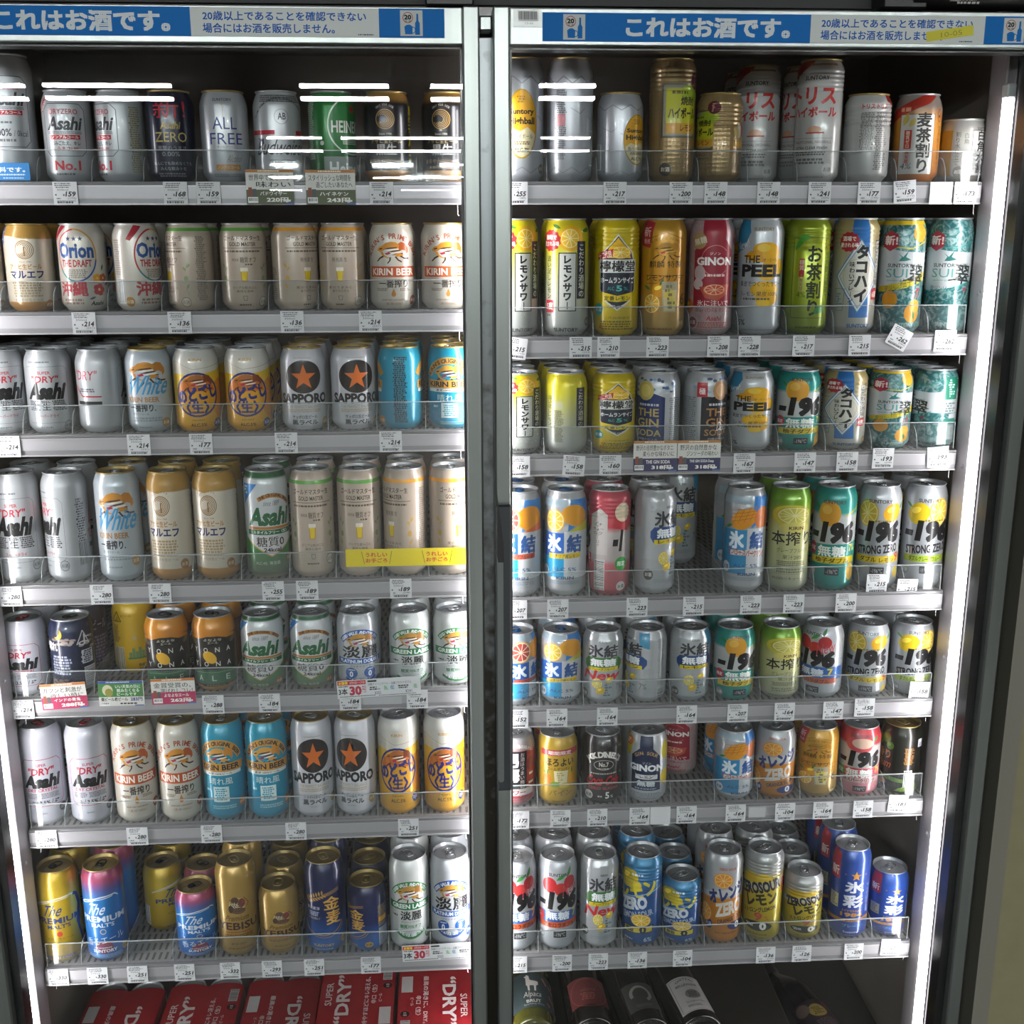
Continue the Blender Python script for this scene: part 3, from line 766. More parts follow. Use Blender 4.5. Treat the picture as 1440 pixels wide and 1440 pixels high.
def prem(a, c1, c2, c3, kaoru):
    a.line([(-46, 104), (-30, 114), (0, 122), (24, 124), (30, 119)], 2.2, c3); a.line([(-36, 108), (-10, 117), (20, 121)], 1.2, c3)
    a.T('The', -28, 90, 12, 111, c1, b=.01, sh=.45); a.T('PREMIUM', -40, 76.5, 40, 87.5, c1, b=.03); a.T("MALT'S", -19, 67, 19, 74.5, c1, b=.03)
    if kaoru:
        a.O(0, 59, 5, 5, 1.2, '#c2b48a'); a.T('香るエール', -32, 36, 34, 50, '#cfdbe6', b=-.005, rot=10); a.T('SUNTORY', -20, 20, 20, 26, '#d8dde6', b=.03)
        a.F(-18, 27.5, 14, 30, 1, '#b9c4d2'); a.F(-30, 8, 30, 17, 4, '#7da0c8'); a.os(36, 22, '#9a8a4a', '#3a3a2a', 7)
    else:
        a.E(0, 57, 4.6, 4.6, '#b3382c'); a.T('天然水生ビール', -22, 46, 22, 51, '#6a5518'); a.T('SUNTORY', -24, 11, 24, 17, '#3a4f80', b=.03)
        a.P([(26, 120), (32, 118), (36, 100), (30, 70), (40, 30), (52, 14), (44, 32), (38, 62), (44, 100), (38, 120), (30, 125)], '#24386e'); a.os(48, 20, '#6a4a38', '#cbb890', 7.5); a.B(-74, 18, -54, 66)
    a.F(56, 14, 76, 120, 30, c1)
@design('premgold', 168, [(0, '#8f7414'), (.25, '#b0921e'), (.75, '#c4a62a'), (1, '#a88c22')], 'yellow-gold can with blue swoosh', metal=.55, lid='g', tab='k')
def _(a): prem(a, '#26386a', '#26386a', '#d8d4c0', False)
@design('premblue', 168, [(0, '#1c4f96'), (.12, '#1d62b0'), (.7, '#2378c0'), (.80, '#5a5a98'), (.90, '#a8486a'), (1, '#8a3a5a')], 'blue can shading to pink on top', metal=.4, lid='g', tab='k')
def _(a):
    a.E(0, 30, 14, 12, '#7a2c4a'); a.E(0, 0, .1, .1, '#7a2c4a'); prem(a, '#cfdbe6', '#cfdbe6', '#d3dbe2', True)
@design('ebi', 168, [(0, '#8a6c2c'), (.3, '#a08038'), (1, '#ae8d45')], 'matt gold can with dark brown capitals', metal=.55, lid='g', tab='g')
def _(a):
    a.E(0, 97, 13, 16, '#c0a86a'); a.E(-3, 108, 6, 6, '#5a4030'); a.E(8, 102, 6, 8, '#8a3a34'); a.E(-4, 96, 8, 8, '#d6c9a6'); a.E(2, 88, 12, 6, '#6a4c36'); a.E(-10, 92, 4, 7, '#3c2c28'); a.line([(12, 112), (20, 100), (16, 94)], 1, '#5a3a2a'); a.F(-12, 86, 14, 110, 8, '#4a382c')
    a.T('Premium', -21, 70, 21, 80, '#4c3524', sh=.35, b=.005); a.T('YEBISU', -37, 53, 37, 67, '#3a2228', b=.025); a.F(-24, 47, 24, 50, 1, '#9a3a2c'); a.F(-26, 38, 26, 45, 2, '#6a5024')
    a.T('麦芽100%', -13, 25, 13, 29, '#4c3a1c', b=.01); a.F(-22, 16, 24, 20, 1, '#6a5024'); a.os(36, 18, '#7c7884', '#c8c2b8', 6); a.F(50, 16, 68, 116, 26, '#6a5024')
@design('kinmugi', 168, [(0, '#1f5a9a'), (.15, '#205aa4'), (.45, '#0e1c50'), (1, '#0e153a')], 'deep blue can with gold characters', metal=.35, lid='g', tab='g')
def _(a):
    for i in range(7): a.leaf(-26 + i * 4.4, 100 + i * 2, 9, 120 - i * 5, '#b3893c', .35); a.leaf(-26 + i * 4.4, 100 + i * 2, 8, -30, '#b3893c', .35)
    a.line([(-32, 98), (12, 114)], .7, '#b3893c')
    for i in range(5): a.line([(0, 108 + i * 1.2), (30, 116 + i * 1.5)], .5, '#b3893c')
    a.T('金', 2, 84, 30, 108, '#bf9442', b=.02); a.T('麦', 6, 56, 32, 82, '#bf9442', b=.02); a.T('贅沢麦芽', -29, 84, -4, 90, '#c9cbd6'); a.F(-27, 72, -2, 81, 3, '#9aa0bc'); a.T('RICH MALT', -27, 66, -4, 70, '#b9a878')
    a.O(0, 62, 36, 26, 1.4, '#b3893c', 190, 350); a.O(2, 60, 37, 28, .8, '#b3893c', 200, 345); a.T('SUNTORY', -18, 15, 18, 20, '#b39a5a', b=.02); a.F(-18, 9, 18, 12, 1, '#7f9ac0'); a.os(38, 22, '#a5823a', '#3a3a2c', 7)
    a.F(54, 62, 74, 116, 24, '#8a7a52'); a.R(56, 74, 74, 86, '#c0902c'); a.B(56, 14, 76, 58, '#b9c4d6', '#222', True)
@design('kaku', 168, [(0, '#a5a7ad'), (1, '#b1b3b9')], 'silver can with yellow oval label', metal=.6, rough=.3, lid='g')
def _(a):
    for s in range(8): a.line([(-104 + s * 26, 132), (-91 + s * 26, 142), (-78 + s * 26, 132)], 1.6, '#7f8186')
    for s in range(8): a.line([(-104 + s * 26, 20), (-91 + s * 26, 12), (-78 + s * 26, 20)], 1.2, '#85878c')
    for s in range(6): a.line([(-100 + s * 26 - 6, 100 - s % 2 * 10), (-92 + s * 26, 92 - s % 2 * 10), (-84 + s * 26, 100 - s % 2 * 10)], 1.2, '#8c8e93')
    a.E(0, 78, 23, 47, '#a8842c', 40); a.E(0, 78, 21.5, 45, '#d09a1c', 40); a.P([(-20.5, 64), (-12, 72), (-2, 68), (8, 74), (16, 68), (20.5, 64), (17, 50), (10, 38), (0, 33), (-10, 38), (-17, 50)], '#cfc4a0')
    a.F(-8, 106, 8, 116, 3, '#8c6a1e'); a.T('Suntory', -18, 89, 18, 99, '#241c10', b=.04); a.T('Highball', -19, 75, 19, 87, '#241c10', b=.04); a.T('角ハイボール', -16, 58, 16, 65, '#3c2c14', b=.01); a.F(-14, 50, 14, 55, 2, '#6a5428'); a.T('ALC.7%', -11, 40, 11, 46, '#3c2c14', b=.02)
    a.os(34, 18, '#6a655c', '#c9c4b8', 7); a.F(78, 30, 96, 124, 36, '#55565c'); a.R(80, 76, 94, 92, '#b37a80'); a.B(-74, 22, -58, 70)
@design('shochu', 168, [(0, '#8f7750'), (1, '#9d855c')], 'bronze dimpled can with yellow-green panel', metal=.65, rough=.3, lid='g', ribs=True, bump=(170, 0.0, .4))
def _(a):
    a.R(-26, 60, 30, 134, '#5a5648'); a.R(-23, 63, 27, 131, '#8c8878'); a.R(-19, 66, 30, 126, '#b0b024'); a.E(20, 120, 18, 12, '#93a82c'); a.R(-19, 66, 30, 80, '#c0902a')
    a.T('焼酎', 2, 104, 26, 116, '#2a2410', b=.03); a.T('ハイボール', -16, 86, 30, 101, '#2a2410', b=.04); a.T('レモン', 2, 69, 24, 78, '#4a3410', b=.02); a.F(-12, 118, 20, 124, 1, '#55501c')
    a.E(30, 138, 10, 12, '#5a2028'); a.F(25, 130, 35, 146, 5, '#b08a80'); a.T('辛口', 4, 48, 18, 54, '#3a2c18'); a.F(0, 42, 26, 46, 1, '#5a4a30')
    a.os(-18, 17, '#3a3230', '#cfc4ae', 9); a.B(-66, 20, -48, 60, '#9a8a6c'); a.F(-64, 64, -48, 110, 14, '#5a4c34')
    for x, y, c in ((-6, 96, '#b9b5a6'), (4, 100, '#8a2430'), (12, 98, '#34543a'), (-12, 90, '#9a8448')): a.E(x + 78, y, 5, 14, c)
    a.R(60, 66, 92, 76, '#b08426'); a.F(60, 22, 92, 62, 18, '#5a5040')
@design('toris', 168, [(0, '#b0aeac'), (1, '#b9b7b5')], 'white can with bold red katakana', lid='g', ribs=True)
def _(a):
    a.P([(-60, 168), (-60, 132), (-34, 142), (-4, 160), (0, 168)], '#a03024'); a.R(-8, 158.5, 36, 161.5, '#8a6a3a')
    a.T('SUNTORY', -14, 139, 22, 145, '#3a3434', b=.03); a.T('トリス', -34, 106, 34, 130, '#b3302a', b=.04); a.T('ハイボール', -34, 89, 36, 103, '#b3302a', b=.04)
    a.E(4, 72, 10, 5, '#c79a80'); a.R(-8, 66.5, 18, 68.5, '#a8382c')
    a.R(-30, 60, 34, 60.5, '#777'); a.T('TRADITIONAL HIGHBALL', -30, 53, 30, 57, '#3c3a3a'); a.T('EXTRA CLEAR FINISH', -26, 45, 24, 49, '#3c3a3a', b=.02); a.F(-28, 36, 26, 43, 2, '#5a5856'); a.F(-28, 24, 28, 33, 2, '#5a5856')
    a.E(26, 17, 8.5, 8.5, '#c9c7c4'); a.T('お酒', 20, 14, 32, 20, '#4a4848', b=.01); a.F(-28, 5, 22, 8, 1, '#88868a')
    a.T('トリス', 84, 136, 102, 146, '#b3302a', b=.03); a.F(82, 60, 104, 130, 24, '#6a6866'); a.T('トリス', -102, 136, -84, 146, '#b3302a', b=.03); a.F(-104, 22, -82, 130, 30, '#6a6866'); a.P([(-84, 168), (-84, 150), (-64, 140), (-62, 168)], '#a03024')
@design('mugicha', 122, [(0, '#9c5a20'), (.3, '#b8742a'), (.7, '#c98a34'), (.85, '#8a7a70'), (1, '#9a9896')], 'amber can with brush characters on white', metal=.3)
def _(a):
    a.P([(-50, 82), (-50, 96), (10, 122), (34, 122), (14, 108)], '#a83224'); a.F(-30, 96, -4, 104, 1, '#d99a80'); a.R(-28, 10, 24, 94, '#8a5a28'); a.R(-27, 11, 23, 93, '#b9b6b2')
    a.leaf(-22, 78, 18, 70, '#b0a04a', .5); a.leaf(-14, 76, 16, 50, '#c0a85a', .5); a.V('麦茶割り', 8, 96, 21, '#17130f', b=.03, wx=1.1); a.R(-20, 46, -9, 72, '#a8322a'); a.V('糖質ゼロ', -14.5, 71, 6, '#e0c8b0', b=.02); a.R(-20, 26, -9, 44, '#b0a098'); a.V('無炭酸', -14.5, 44, 6, '#a8322a', b=.02)
    a.T('4%', -24, 18, -6, 26, '#3a2c20', b=.0, sh=.2); a.O(34, 92, 5, 9, 1, '#7a1c20'); a.F(30, 88, 38, 98, 2, '#7a1c20'); a.V('宝焼酎と麦茶で', 36, 78, 8, '#4a3020')
    a.F(-70, 20, -46, 90, 18, '#6a4420')
@design('shirokaku', 88, [(0, '#8d8a84'), (.75, '#a09d98'), (1, '#a9a7a4')], 'short silver can with vertical brush characters', metal=.45)
def _(a):
    a.R(-60, 8, -30, 72, '#a07c30'); a.T('SUNTORY', 6, 72, 26, 76, '#3a3634', b=.02); a.R(-28, 8, -2, 72, '#9c9a94'); a.V('割り水仕立ての', -22, 70, 8, '#3a3632'); a.V('白角', -10, 68, 8, '#55504a'); a.R(-2, 8, 26, 72, '#5a4a40'); a.R(-1, 9, 25, 71, '#c4c3c0')
    a.V('白角水割', 13, 72, 15, '#17150f', b=.025); a.V('天然水仕込', 3, 46, 6, '#4a4642'); a.R(27, 44, 33, 72, '#a83040'); a.V('新発売', 30, 70, 7, '#e0c8c8'); a.os(-18, 14, '#75716c', '#cbc7c0', 8)
@design('lsour', 168, [(0, '#9c9e9c'), (.2, '#a8aaa4'), (.45, '#b3b48c'), (.75, '#c6c02a'), (1, '#c9b81f')], 'lemon-yellow can with vertical brush lettering', metal=.3)
def _(a):
    a.lemon(8, 140, 18, '#dfa91a', 15, 1.1, '#e8c030'); a.slice(6, 140, 15, '#e0a818', '#ecd890', '#e0b428'); a.leaf(26, 150, 20, 10, '#2f6a30'); a.leaf(-8, 154, 16, 160, '#3f7a34')
    a.R(17, 54, 33, 136, '#1a2038'); a.V('こだわり酒場の', 25, 133, 11, '#c9c9b4', b=.015); a.R(-11, 36, 16, 120, '#2a2a2a'); a.R(-9.5, 37.5, 14.5, 118.5, '#c5c6c2'); a.V('レモンサワー', 2.5, 117, 13.2, '#17171a', b=.05)
    q = []
    for i in range(24): r = 17 if i % 2 else 15; q.append((-24 + r * math.cos(R_(15 * i)), 137 + r * .95 * math.sin(R_(15 * i))))
    a.P(q, '#b3282c'); a.T('酒場で', -34, 138, -14, 145, '#efe6dc', b=.03); a.T('愛される味', -38, 129, -10, 136, '#efe6dc', b=.03)
    a.V('追い足しレモン', -27, 116, 9, '#3a3410', b=.01); a.R(-34, 34, -18, 52, '#b32a34'); a.T('5度', -32, 38, -20, 49, '#efe0d8', b=.03); a.F(-32, 28, -20, 32, 1, '#5a5a54'); a.T('SUNTORY', -18, 6, 20, 12, '#33353c', b=.03); a.os(40, 20, '#5a5c60', '#b9bab8', 7)
    a.R(80, 92, 96, 108, '#b8b890'); a.F(80, 24, 98, 90, 30, '#6a6a50'); a.T('5度', -66, 36, -50, 50, '#b32a34'); a.V('追い足しレモン', 74, 120, 9, '#3a3410')
    a.R(-90, 54, -74, 136, '#1a2038'); a.V('こだわり酒場の', -82, 133, 11, '#c9c9b4')
@design('lemondo', 168, [(0, '#b89c12'), (.5, '#c9b416'), (1, '#b9a512')], 'yellow can with navy shield badge', metal=.2, ribs=True)
def _(a):
    a.P([(-29, 66), (-29, 100), (-22, 122), (-10, 134), (0, 146), (10, 134), (22, 122), (29, 100), (29, 66), (20, 50), (8, 42), (0, 36), (-8, 42), (-20, 50)], '#c9cac0'); a.P([(-27.5, 67), (-27.5, 99), (-21, 121), (-9, 132), (0, 143), (9, 132), (21, 121), (27.5, 99), (27.5, 67), (19, 52), (7, 44), (0, 39), (-7, 44), (-19, 52)], '#1b2232')
    a.P([(-20, 112), (-14, 126), (-4, 136), (0, 141), (4, 136), (14, 126), (20, 112)], '#d9ac1c'); a.slice(4, 120, 16, '#d9a81a', '#e9d28a', '#ddb226', 9)
    a.P([(-34, 108), (-8, 114), (-7, 125), (-33, 119)], '#b03028'); a.T('十二代目', -32, 111, -10, 121, '#efe0d4', b=.02, rot=12); a.R(-31, 91, 31, 110, '#c9cac6'); a.T('檸檬堂', -29, 92.5, 29, 108.5, '#17181c', b=.025)
    a.T('ホームランサイズ', -27, 76, 27, 85, '#d5d6d2', b=.03); a.T('ALC', -15, 66, -5, 71, '#3f9a94'); a.T('5', -2, 64.5, 7, 73, '#49aaa2', b=.03); a.T('%', 9, 66, 16, 71, '#3f9a94')
    a.P([(-36, 58), (-30, 52), (0, 49), (30, 52), (36, 58), (36, 66), (0, 58), (-36, 66)], '#cbb414'); a.T('定番レモン', -20, 51, 20, 58, '#26220c', b=.02); a.A('味わい深いのに爽やか', 0, 68, 28, 230, 310, 3.6, '#c8c9c4')
    a.os(-31, 38, '#2c9a98', '#d5e6e0', 9); a.T('二代目檸檬堂', -20, 24, 20, 28, '#6a5a0c'); a.F(-26, 8, 28, 22, 4, '#6a5a0c'); a.P([(-30, 10), (-22, 10), (-26, 18)], '#b06a18')
    a.F(50, 16, 70, 116, 24, '#7a6a10'); backprint(a, '#7a6a10')
@design('tokusei', 168, [(0, '#a5884e'), (.3, '#b9904a'), (.45, '#c08624'), (.8, '#bd8a1e'), (1, '#a9802a')], 'golden-orange can with brown beast line drawing', metal=.4)
def _(a):
    a.P([(-46, 130), (-24, 126), (-18, 162), (-46, 168)], '#a82a34'); a.T('新', -38, 142, -24, 156, '#e6d0c8'); a.T('発売', -38, 132, -25, 139, '#e6d0c8'); a.line([(-30, 138), (0, 148), (30, 138)], .8, '#6a4a14'); a.A("KIRIN'S PRIME", 0, 96, 42, 120, 60, 4, '#6a4a14')
    a.beast(2, 122, 21, '#a87a1e', '#a8741c', '#5a3c10', '#c99a3c'); a.R(-30, 86, 34, 86.8, '#4a340f'); a.R(-30, 75, 34, 75.6, '#4a340f'); a.T('麒麟 特製', -25, 98, 26, 108, '#3a280c', b=.01); a.T('レモンサワー', -29, 79, 29, 88, '#3a280c', b=.01)
    a.slice(-20, 46, 14, '#d08a1c', '#ead9a0', '#e0a92c', 15); a.lemon(-8, 66, 10, '#d8951f'); a.leaf(-22, 66, 14, 150, '#3f7a3c'); a.leaf(-8, 72, 12, 60, '#2f6a34')
    a.P([(-2, 34), (18, 34), (21, 78), (-5, 78)], '#a9a084'); a.P([(0, 36), (16, 36), (19, 66), (-3, 66)], '#c9b888'); a.E(6, 60, 8, 7, '#d8c050'); a.E(12, 48, 7, 6, '#c9b858'); a.F(0, 38, 17, 74, 6, '#7a745c')
    a.T('6', 26, 44, 36, 62, '#5a4218', b=.01); a.T('%', 37, 46, 43, 53, '#5a4218'); a.os(30, 18, '#9a7a3c', '#d9c490', 8); a.F(-30, 7, 20, 11, 1, '#7a5a24'); a.F(52, 14, 72, 110, 24, '#7a5a24')
@design('ginon', 168, [(0, '#a3928f'), (.3, '#a8807c'), (.6, '#a89090'), (1, '#ab9c9c')], 'crimson can with white capitals and grapefruit', metal=.35, marble=('#b58a8c', '#a3a0a2'))
def _(a):
    a.P([(-20, 168), (20, 168), (17, 138), (30, 122), (32, 42), (-32, 42), (-32, 122), (-17, 138)], '#8f1f30'); a.E(-24, 136, 12, 12, '#a88a5c'); a.T('無糖', -33, 131, -12, 141, '#e6dcc8', b=.02, rot=15)
    a.O(2, 108, 22, 22, .8, '#c98a80', 40, 320); a.T('ジノン', -7, 116, 9, 120, '#e6dcd8'); a.T('GINON', -27, 101, 29, 113, '#e9e2de', b=.045); a.F(-16, 84, 22, 89, 1, '#e0c4c0'); a.E(-22, 90, 9, 11, '#b9a4a4'); a.E(-24, 74, 8, 8, '#c0aeae')
    a.P([(-22, 70), (26, 74), (22, 60), (6, 50), (-12, 54)], '#b3503c'); a.slice(2, 66, 17, '#c9784c', '#e0b494', '#b8482f', 8); a.T('氷に注いで', -24, 42, 26, 51, '#e6d6d2', b=.01); a.T('Barの味わい', -26, 33, 28, 40, '#9a3a40'); a.T('Asahi', -10, 21, 14, 28, '#a02a38', b=.02, sh=.2); a.F(-24, 10, 26, 19, 3, '#a0504c')
    a.os(-32, 18, '#6a1f2c', '#d0a8a0', 8); a.F(50, 14, 70, 116, 26, '#8a5a5a'); a.lemon(-46, 40, 12, '#b86a3a'); a.lemon(48, 140, 12, '#a8343c')
@design('peel', 168, [(0, '#a9acb1'), (1, '#b5b8bc')], 'silver-white can with lemon photo, black capitals', metal=.35)
def _(a):
    a.P([(-52, 168), (-52, 116), (-30, 124), (-18, 148), (-24, 168)], '#2f7ca0'); a.T('New!', -46, 124, -20, 136, '#dce6ea', rot=14); a.T('SUNTORY', -14, 150, 18, 155, '#8a7a50', b=.03)
    a.E(6, 124, 20, 10, '#d09a14'); a.E(0, 114, 26, 9, '#c98f12'); a.E(14, 118, 14, 14, '#d8a41a'); a.E(2, 126, 10, 6, '#e0b838'); a.E(20, 98, 20, 14, '#d3a01a'); a.E(8, 88, 14, 9, '#dcae2c'); a.E(6, 66, 22, 12, '#d6a820'); a.E(10, 54, 18, 12, '#cc9c1a'); a.E(4, 46, 10, 6, '#d8b02c')
    a.T('THE', -28, 104, -3, 115, '#1e1c1a', b=.02); a.T('ザ・ピール', 2, 106, 24, 111, '#2c2a28'); a.T('PEEL', -32, 84, 34, 102, '#1a1816', b=.05); a.T('果皮でつくったサワー', -34, 70, 34, 78, '#26241f', b=.01)
    a.R(-32, 50, -31.2, 64, '#333'); a.T('レモン果皮100%', -29, 56, 27, 63, '#2c2a24'); a.F(-28, 50, 20, 54, 1, '#55503c'); a.T('ALC.', -36, 24, -24, 28, '#3a3a3a'); a.T('5%', -36, 13, -22, 22, '#2c2c2c', b=.02); a.F(-30, 5, 30, 8, 1, '#8a8c90'); a.os(44, 22, '#55575c', '#b0b2b4', 8)
    a.F(52, 16, 70, 116, 26, '#7d8086')
@design('ocha', 168, [(0, '#6a7a18'), (.3, '#8a9a1e'), (.7, '#98a822'), (1, '#7f8f1e')], 'metallic lime-green can with tall brush characters', metal=.55, rough=.28, ribs=True)
def _(a):
    a.line([(-26, 24), (26, 24), (26, 140), (-26, 140), (-26, 24)], .8, '#2c3410'); a.leaf(-24, 122, 26, 55, '#3f8a2c'); a.leaf(-20, 138, 20, 10, '#4f9a34', .5); a.V('お茶割り', 7, 130, 26, '#1c2408', b=.03, wx=.95)
    a.R(-16, 84, -8, 110, '#a8342c'); a.V('糖質.0', -12, 109, 8, '#e6dcc0'); a.R(-16, 64, -8, 82, '#9fae5a'); a.V('無炭酸', -12, 82, 6, '#a8342c'); a.T('4%', -18, 54, -5, 62, '#3a4418'); a.O(30, 132, 5, 8, .9, '#7a2c1c'); a.V('宝焼酎と緑茶で', 31, 120, 10, '#2c3a14')
    a.E(18, 36, 10, 5, '#2f7a3c', rot=20); a.F(-18, 8, 20, 12, 1, '#3f4a14'); a.F(-50, 22, -40, 66, 14, '#4a5418'); a.F(52, 14, 70, 116, 24, '#4a5418'); a.B(-66, 18, -52, 60, '#b0b878')
@design('tako', 168, [(0, '#a5a39c'), (.5, '#b0aca0'), (.85, '#a89a70'), (1, '#a8945a')], 'beige and blue can with white diamond', metal=.35, ribs=True)
def _(a):
    a.P([(-12, 24), (18, 24), (12, 168), (-14, 168)], '#2565a4'); a.P([(0, 30), (36, 84), (0, 140), (-36, 84)], '#3f78b0'); a.P([(0, 33), (34, 84), (0, 137), (-34, 84)], '#d6d6d2'); a.P([(0, 37), (31, 84), (0, 132), (-31, 84)], '#5a8ab4'); a.P([(0, 39), (30, 84), (0, 130), (-30, 84)], '#c3c0b4'); a.O(-2, 86, 22, 24, 1, '#b0aa96')
    a.V('タコハイ', 3, 130, 21, '#1a1a1e', b=.055); a.V('味わいプレーン', -11, 106, 8.6, '#2a2a2c', b=.02); q = []
    for i in range(24): r = 16 if i % 2 else 14; q.append((-18 + r * math.cos(R_(15 * i)), 134 + r * .95 * math.sin(R_(15 * i))))
    a.P(q, '#a8282e'); a.T('酒場で', -28, 135, -8, 142, '#efe6dc', b=.03); a.T('愛される味', -31, 126, -4, 133, '#efe6dc', b=.03)
    a.R(26, 66, 38, 136, '#22242c'); a.R(27, 67, 37, 135, '#b4b2aa'); a.V('こだわり酒場', 32, 133, 10.5, '#22242c', b=.01); a.R(22, 50, 38, 66, '#b02a34'); a.T('6度', 24, 53, 36, 63, '#efe0d8', b=.03)
    a.line([(-36, 66), (-20, 66), (-22, 34), (-34, 34), (-36, 66)], .7, '#4a6a80'); a.F(-34, 38, -22, 60, 6, '#6a8494'); a.T('SUNTORY', -14, 9, 22, 15, '#2f5f94', b=.04); a.os(42, 20, '#8a7a4a', '#d0c498', 8); a.F(54, 16, 72, 116, 24, '#75726a')
def sui_(a, yuzu):
    W = '#b9bec1'; T = '#1f6a64'
    a.P([(-104, 70), (-30, 62), (0, 66), (34, 76), (104, 74), (104, 124), (34, 118), (0, 120), (-34, 126), (-104, 122)], W)
    for s in (-1, 1): a.R(s * 104 - (36 if s > 0 else 0), 60, s * 104 + (0 if s > 0 else 36), 128, W)
    a.line([(-104, 70), (-30, 62), (0, 66), (34, 76), (104, 74)], 1.2, '#4fa09a'); a.line([(-60, 124), (-34, 128), (10, 124), (40, 136), (60, 150)], 1.6, '#c9b21e' if yuzu else '#2f8a84')
    if yuzu:
        a.R(-104, 158, 104, 164, '#c9a81c'); a.slice(24, 146, 13, '#d08a1a', '#e0a030', '#d8921e'); a.leaf(34, 152, 14, 20, '#2f7a4a')
        a.P([(-40, 60), (0, 66), (40, 78), (40, 92), (0, 76), (-40, 68)], '#c0b028'); a.T('柚子搾り', -4, 70, 32, 84, '#5a5a20', rot=12); a.E(-18, 50, 12, 13, '#d0901e'); a.E(18, 30, 13, 14, '#d0901e'); a.slice(22, 40, 10, '#d0901e', '#e0b050', '#d89a28'); a.leaf(22, 20, 14, 100, '#3f7a3a'); a.T('5%', 16, 52, 30, 64, '#b0505a')
    else:
        a.line([(-40, 56), (0, 62), (40, 78)], 1.4, '#2f8a84')
    a.P([(-22, 150), (-10, 143), (-10, 127), (-22, 120), (-34, 127), (-34, 143)], '#a82a3c'); a.T('新!', -32, 129, -11, 143, '#efe2e0', b=.03)
    a.P([(-10, 118), (-2, 112), (6, 122), (2, 112), (10, 108), (0, 106), (-8, 106), (-4, 112)], T)
    a.T('SUNTORY GIN', -24, 97, 28, 102.5, '#24302e', b=.02); a.T('SUI', -26, 82, 6, 95, '#4f8f8a'); a.T('Japanese quality', -24, 76, 6, 79.5, '#4f8f8a'); a.T('翠', 8, 72, 34, 100, '#17201e', b=.02, rot=-6); a.line([(0, 78), (36, 84)], 1.8, '#17201e')
    a.T('翠ジンソーダ', -27, 62, 12, 70, '#2a3634', b=.0); a.F(-24, 58.5, 10, 60.5, 1, '#7a8a88'); a.R(24, 62, 29, 67, '#a83a48'); a.os(-30, 22, '#7f9a98', '#c4d0ce', 8); a.T('SUNTORY', -14, 10, 22, 16, '#a3b8b6', b=.03)
    a.R(58, 104, 82, 150, '#1d7a62'); a.F(62, 108, 78, 146, 8, '#b9d6cc'); a.F(58, 72, 82, 98, 5, '#6a7876'); a.R(58, 54, 82, 64, '#2f7a6c'); a.B(60, 20, 80, 50, '#c4cccb', '#2a4a48', True); a.P([(92, 148), (102, 143), (102, 127), (92, 120), (88, 127), (88, 143)], '#a82a3c')
@design('suiyuzu', 168, SIL, 'teal marbled can with orange citrus fruit', metal=.3, marble=('#1f5f62', '#7f9c9a'))
def _(a): sui_(a, True)
@design('sui', 168, SIL, 'teal marbled can without fruit, white band', metal=.3, marble=('#1f5f62', '#7f9c9a'))
def _(a): sui_(a, False)
def gins(a, bg, gold, dark):
    a.P([(-27, 14), (27, 14), (27, 84), (10, 90), (-10, 84), (-27, 86)], bg); a.R(-27, 8, 27, 14, bg)
    for i in range(26): a.E(a.rnd.uniform(-40, 40), a.rnd.uniform(90, 112), a.rnd.uniform(2, 5), a.rnd.uniform(1.5, 3), a.rnd.choice(['#3f6a9c', '#8aa4c0', '#c0cad2', '#4a5a78']), 10)
    a.E(4 if dark else -4, 94, 14, 15, '#a8825a' if dark else '#b0a05a', 14); a.E(4 if dark else -4, 94, 9, 10, '#c49a70' if dark else '#c9b868', 14)
    if dark: a.R(-34, 84, -18, 106, '#a8242f'); a.T('極', -31, 88, -21, 98, '#e6d4d0', b=.02)
    a.F(-20, 70, 20, 75, 1, '#b9bcc4'); a.T('THE', -19, 55, 18, 67, gold, b=.02); a.T('GIN', -19, 39, 18, 52, gold, b=.02); a.T('SODA', -21, 25, 22, 35, gold, b=.02)
    if dark: a.T('Deep', -4, 28, 24, 46, '#d8d4d0', sh=.3)
    a.T('四種の仕込み', -15, 18, 17, 22, '#b9bcc4'); a.F(34, 14, 62, 84, 22, '#7d8086'); a.F(-64, 14, -34, 84, 22, '#7d8086'); a.os(-16, 10, '#8a8a8e', '#ddd', 6) if dark else None
@design('ginnavy', 122, SIL, 'silver can with navy panel, gold capitals', metal=.5)
def _(a): gins(a, '#1d2f60', '#b09a58', False)
@design('gindark', 122, SIL, 'silver can with near-black panel, copper capitals', metal=.5)
def _(a): gins(a, '#1d1a22', '#a8784c', True)
def m196(a, fruit, band, btxt, sub, subc, num='-196', fr=True, ty=None):
    fruit(); a.T('SUNTORY', -17, 106, 20, 111, '#4a4a4e', b=.03)
    a.T(num, -39, 53, 41, 83, '#100e12', b=.072, sh=.15)
    if band: a.P([(-50, 28), (50, 28), (50, 56), (30, 53), (-50, 50)], band); a.T(btxt, -22, 35, 24, 50, '#e6ebe6', b=.03); a.T('7%', 30, 42, 42, 52, '#e6d060', b=.02)
    a.P([(-36, 25), (44, 27), (44, 36), (-36, 34)], subc); a.T(sub, -26, 26.5, 30, 33.5, '#201a14', b=.02)
    a.R(-8, 10, 14, 20, '#26242a'); a.T('-196℃', -6, 12, 12, 18, '#b9b9bc'); a.os(-32, 13, '#8a8d90', '#d6d8d8', 7); a.F(52, 10, 74, 100, 28, '#77797e'); backprint(a, '#77797e')
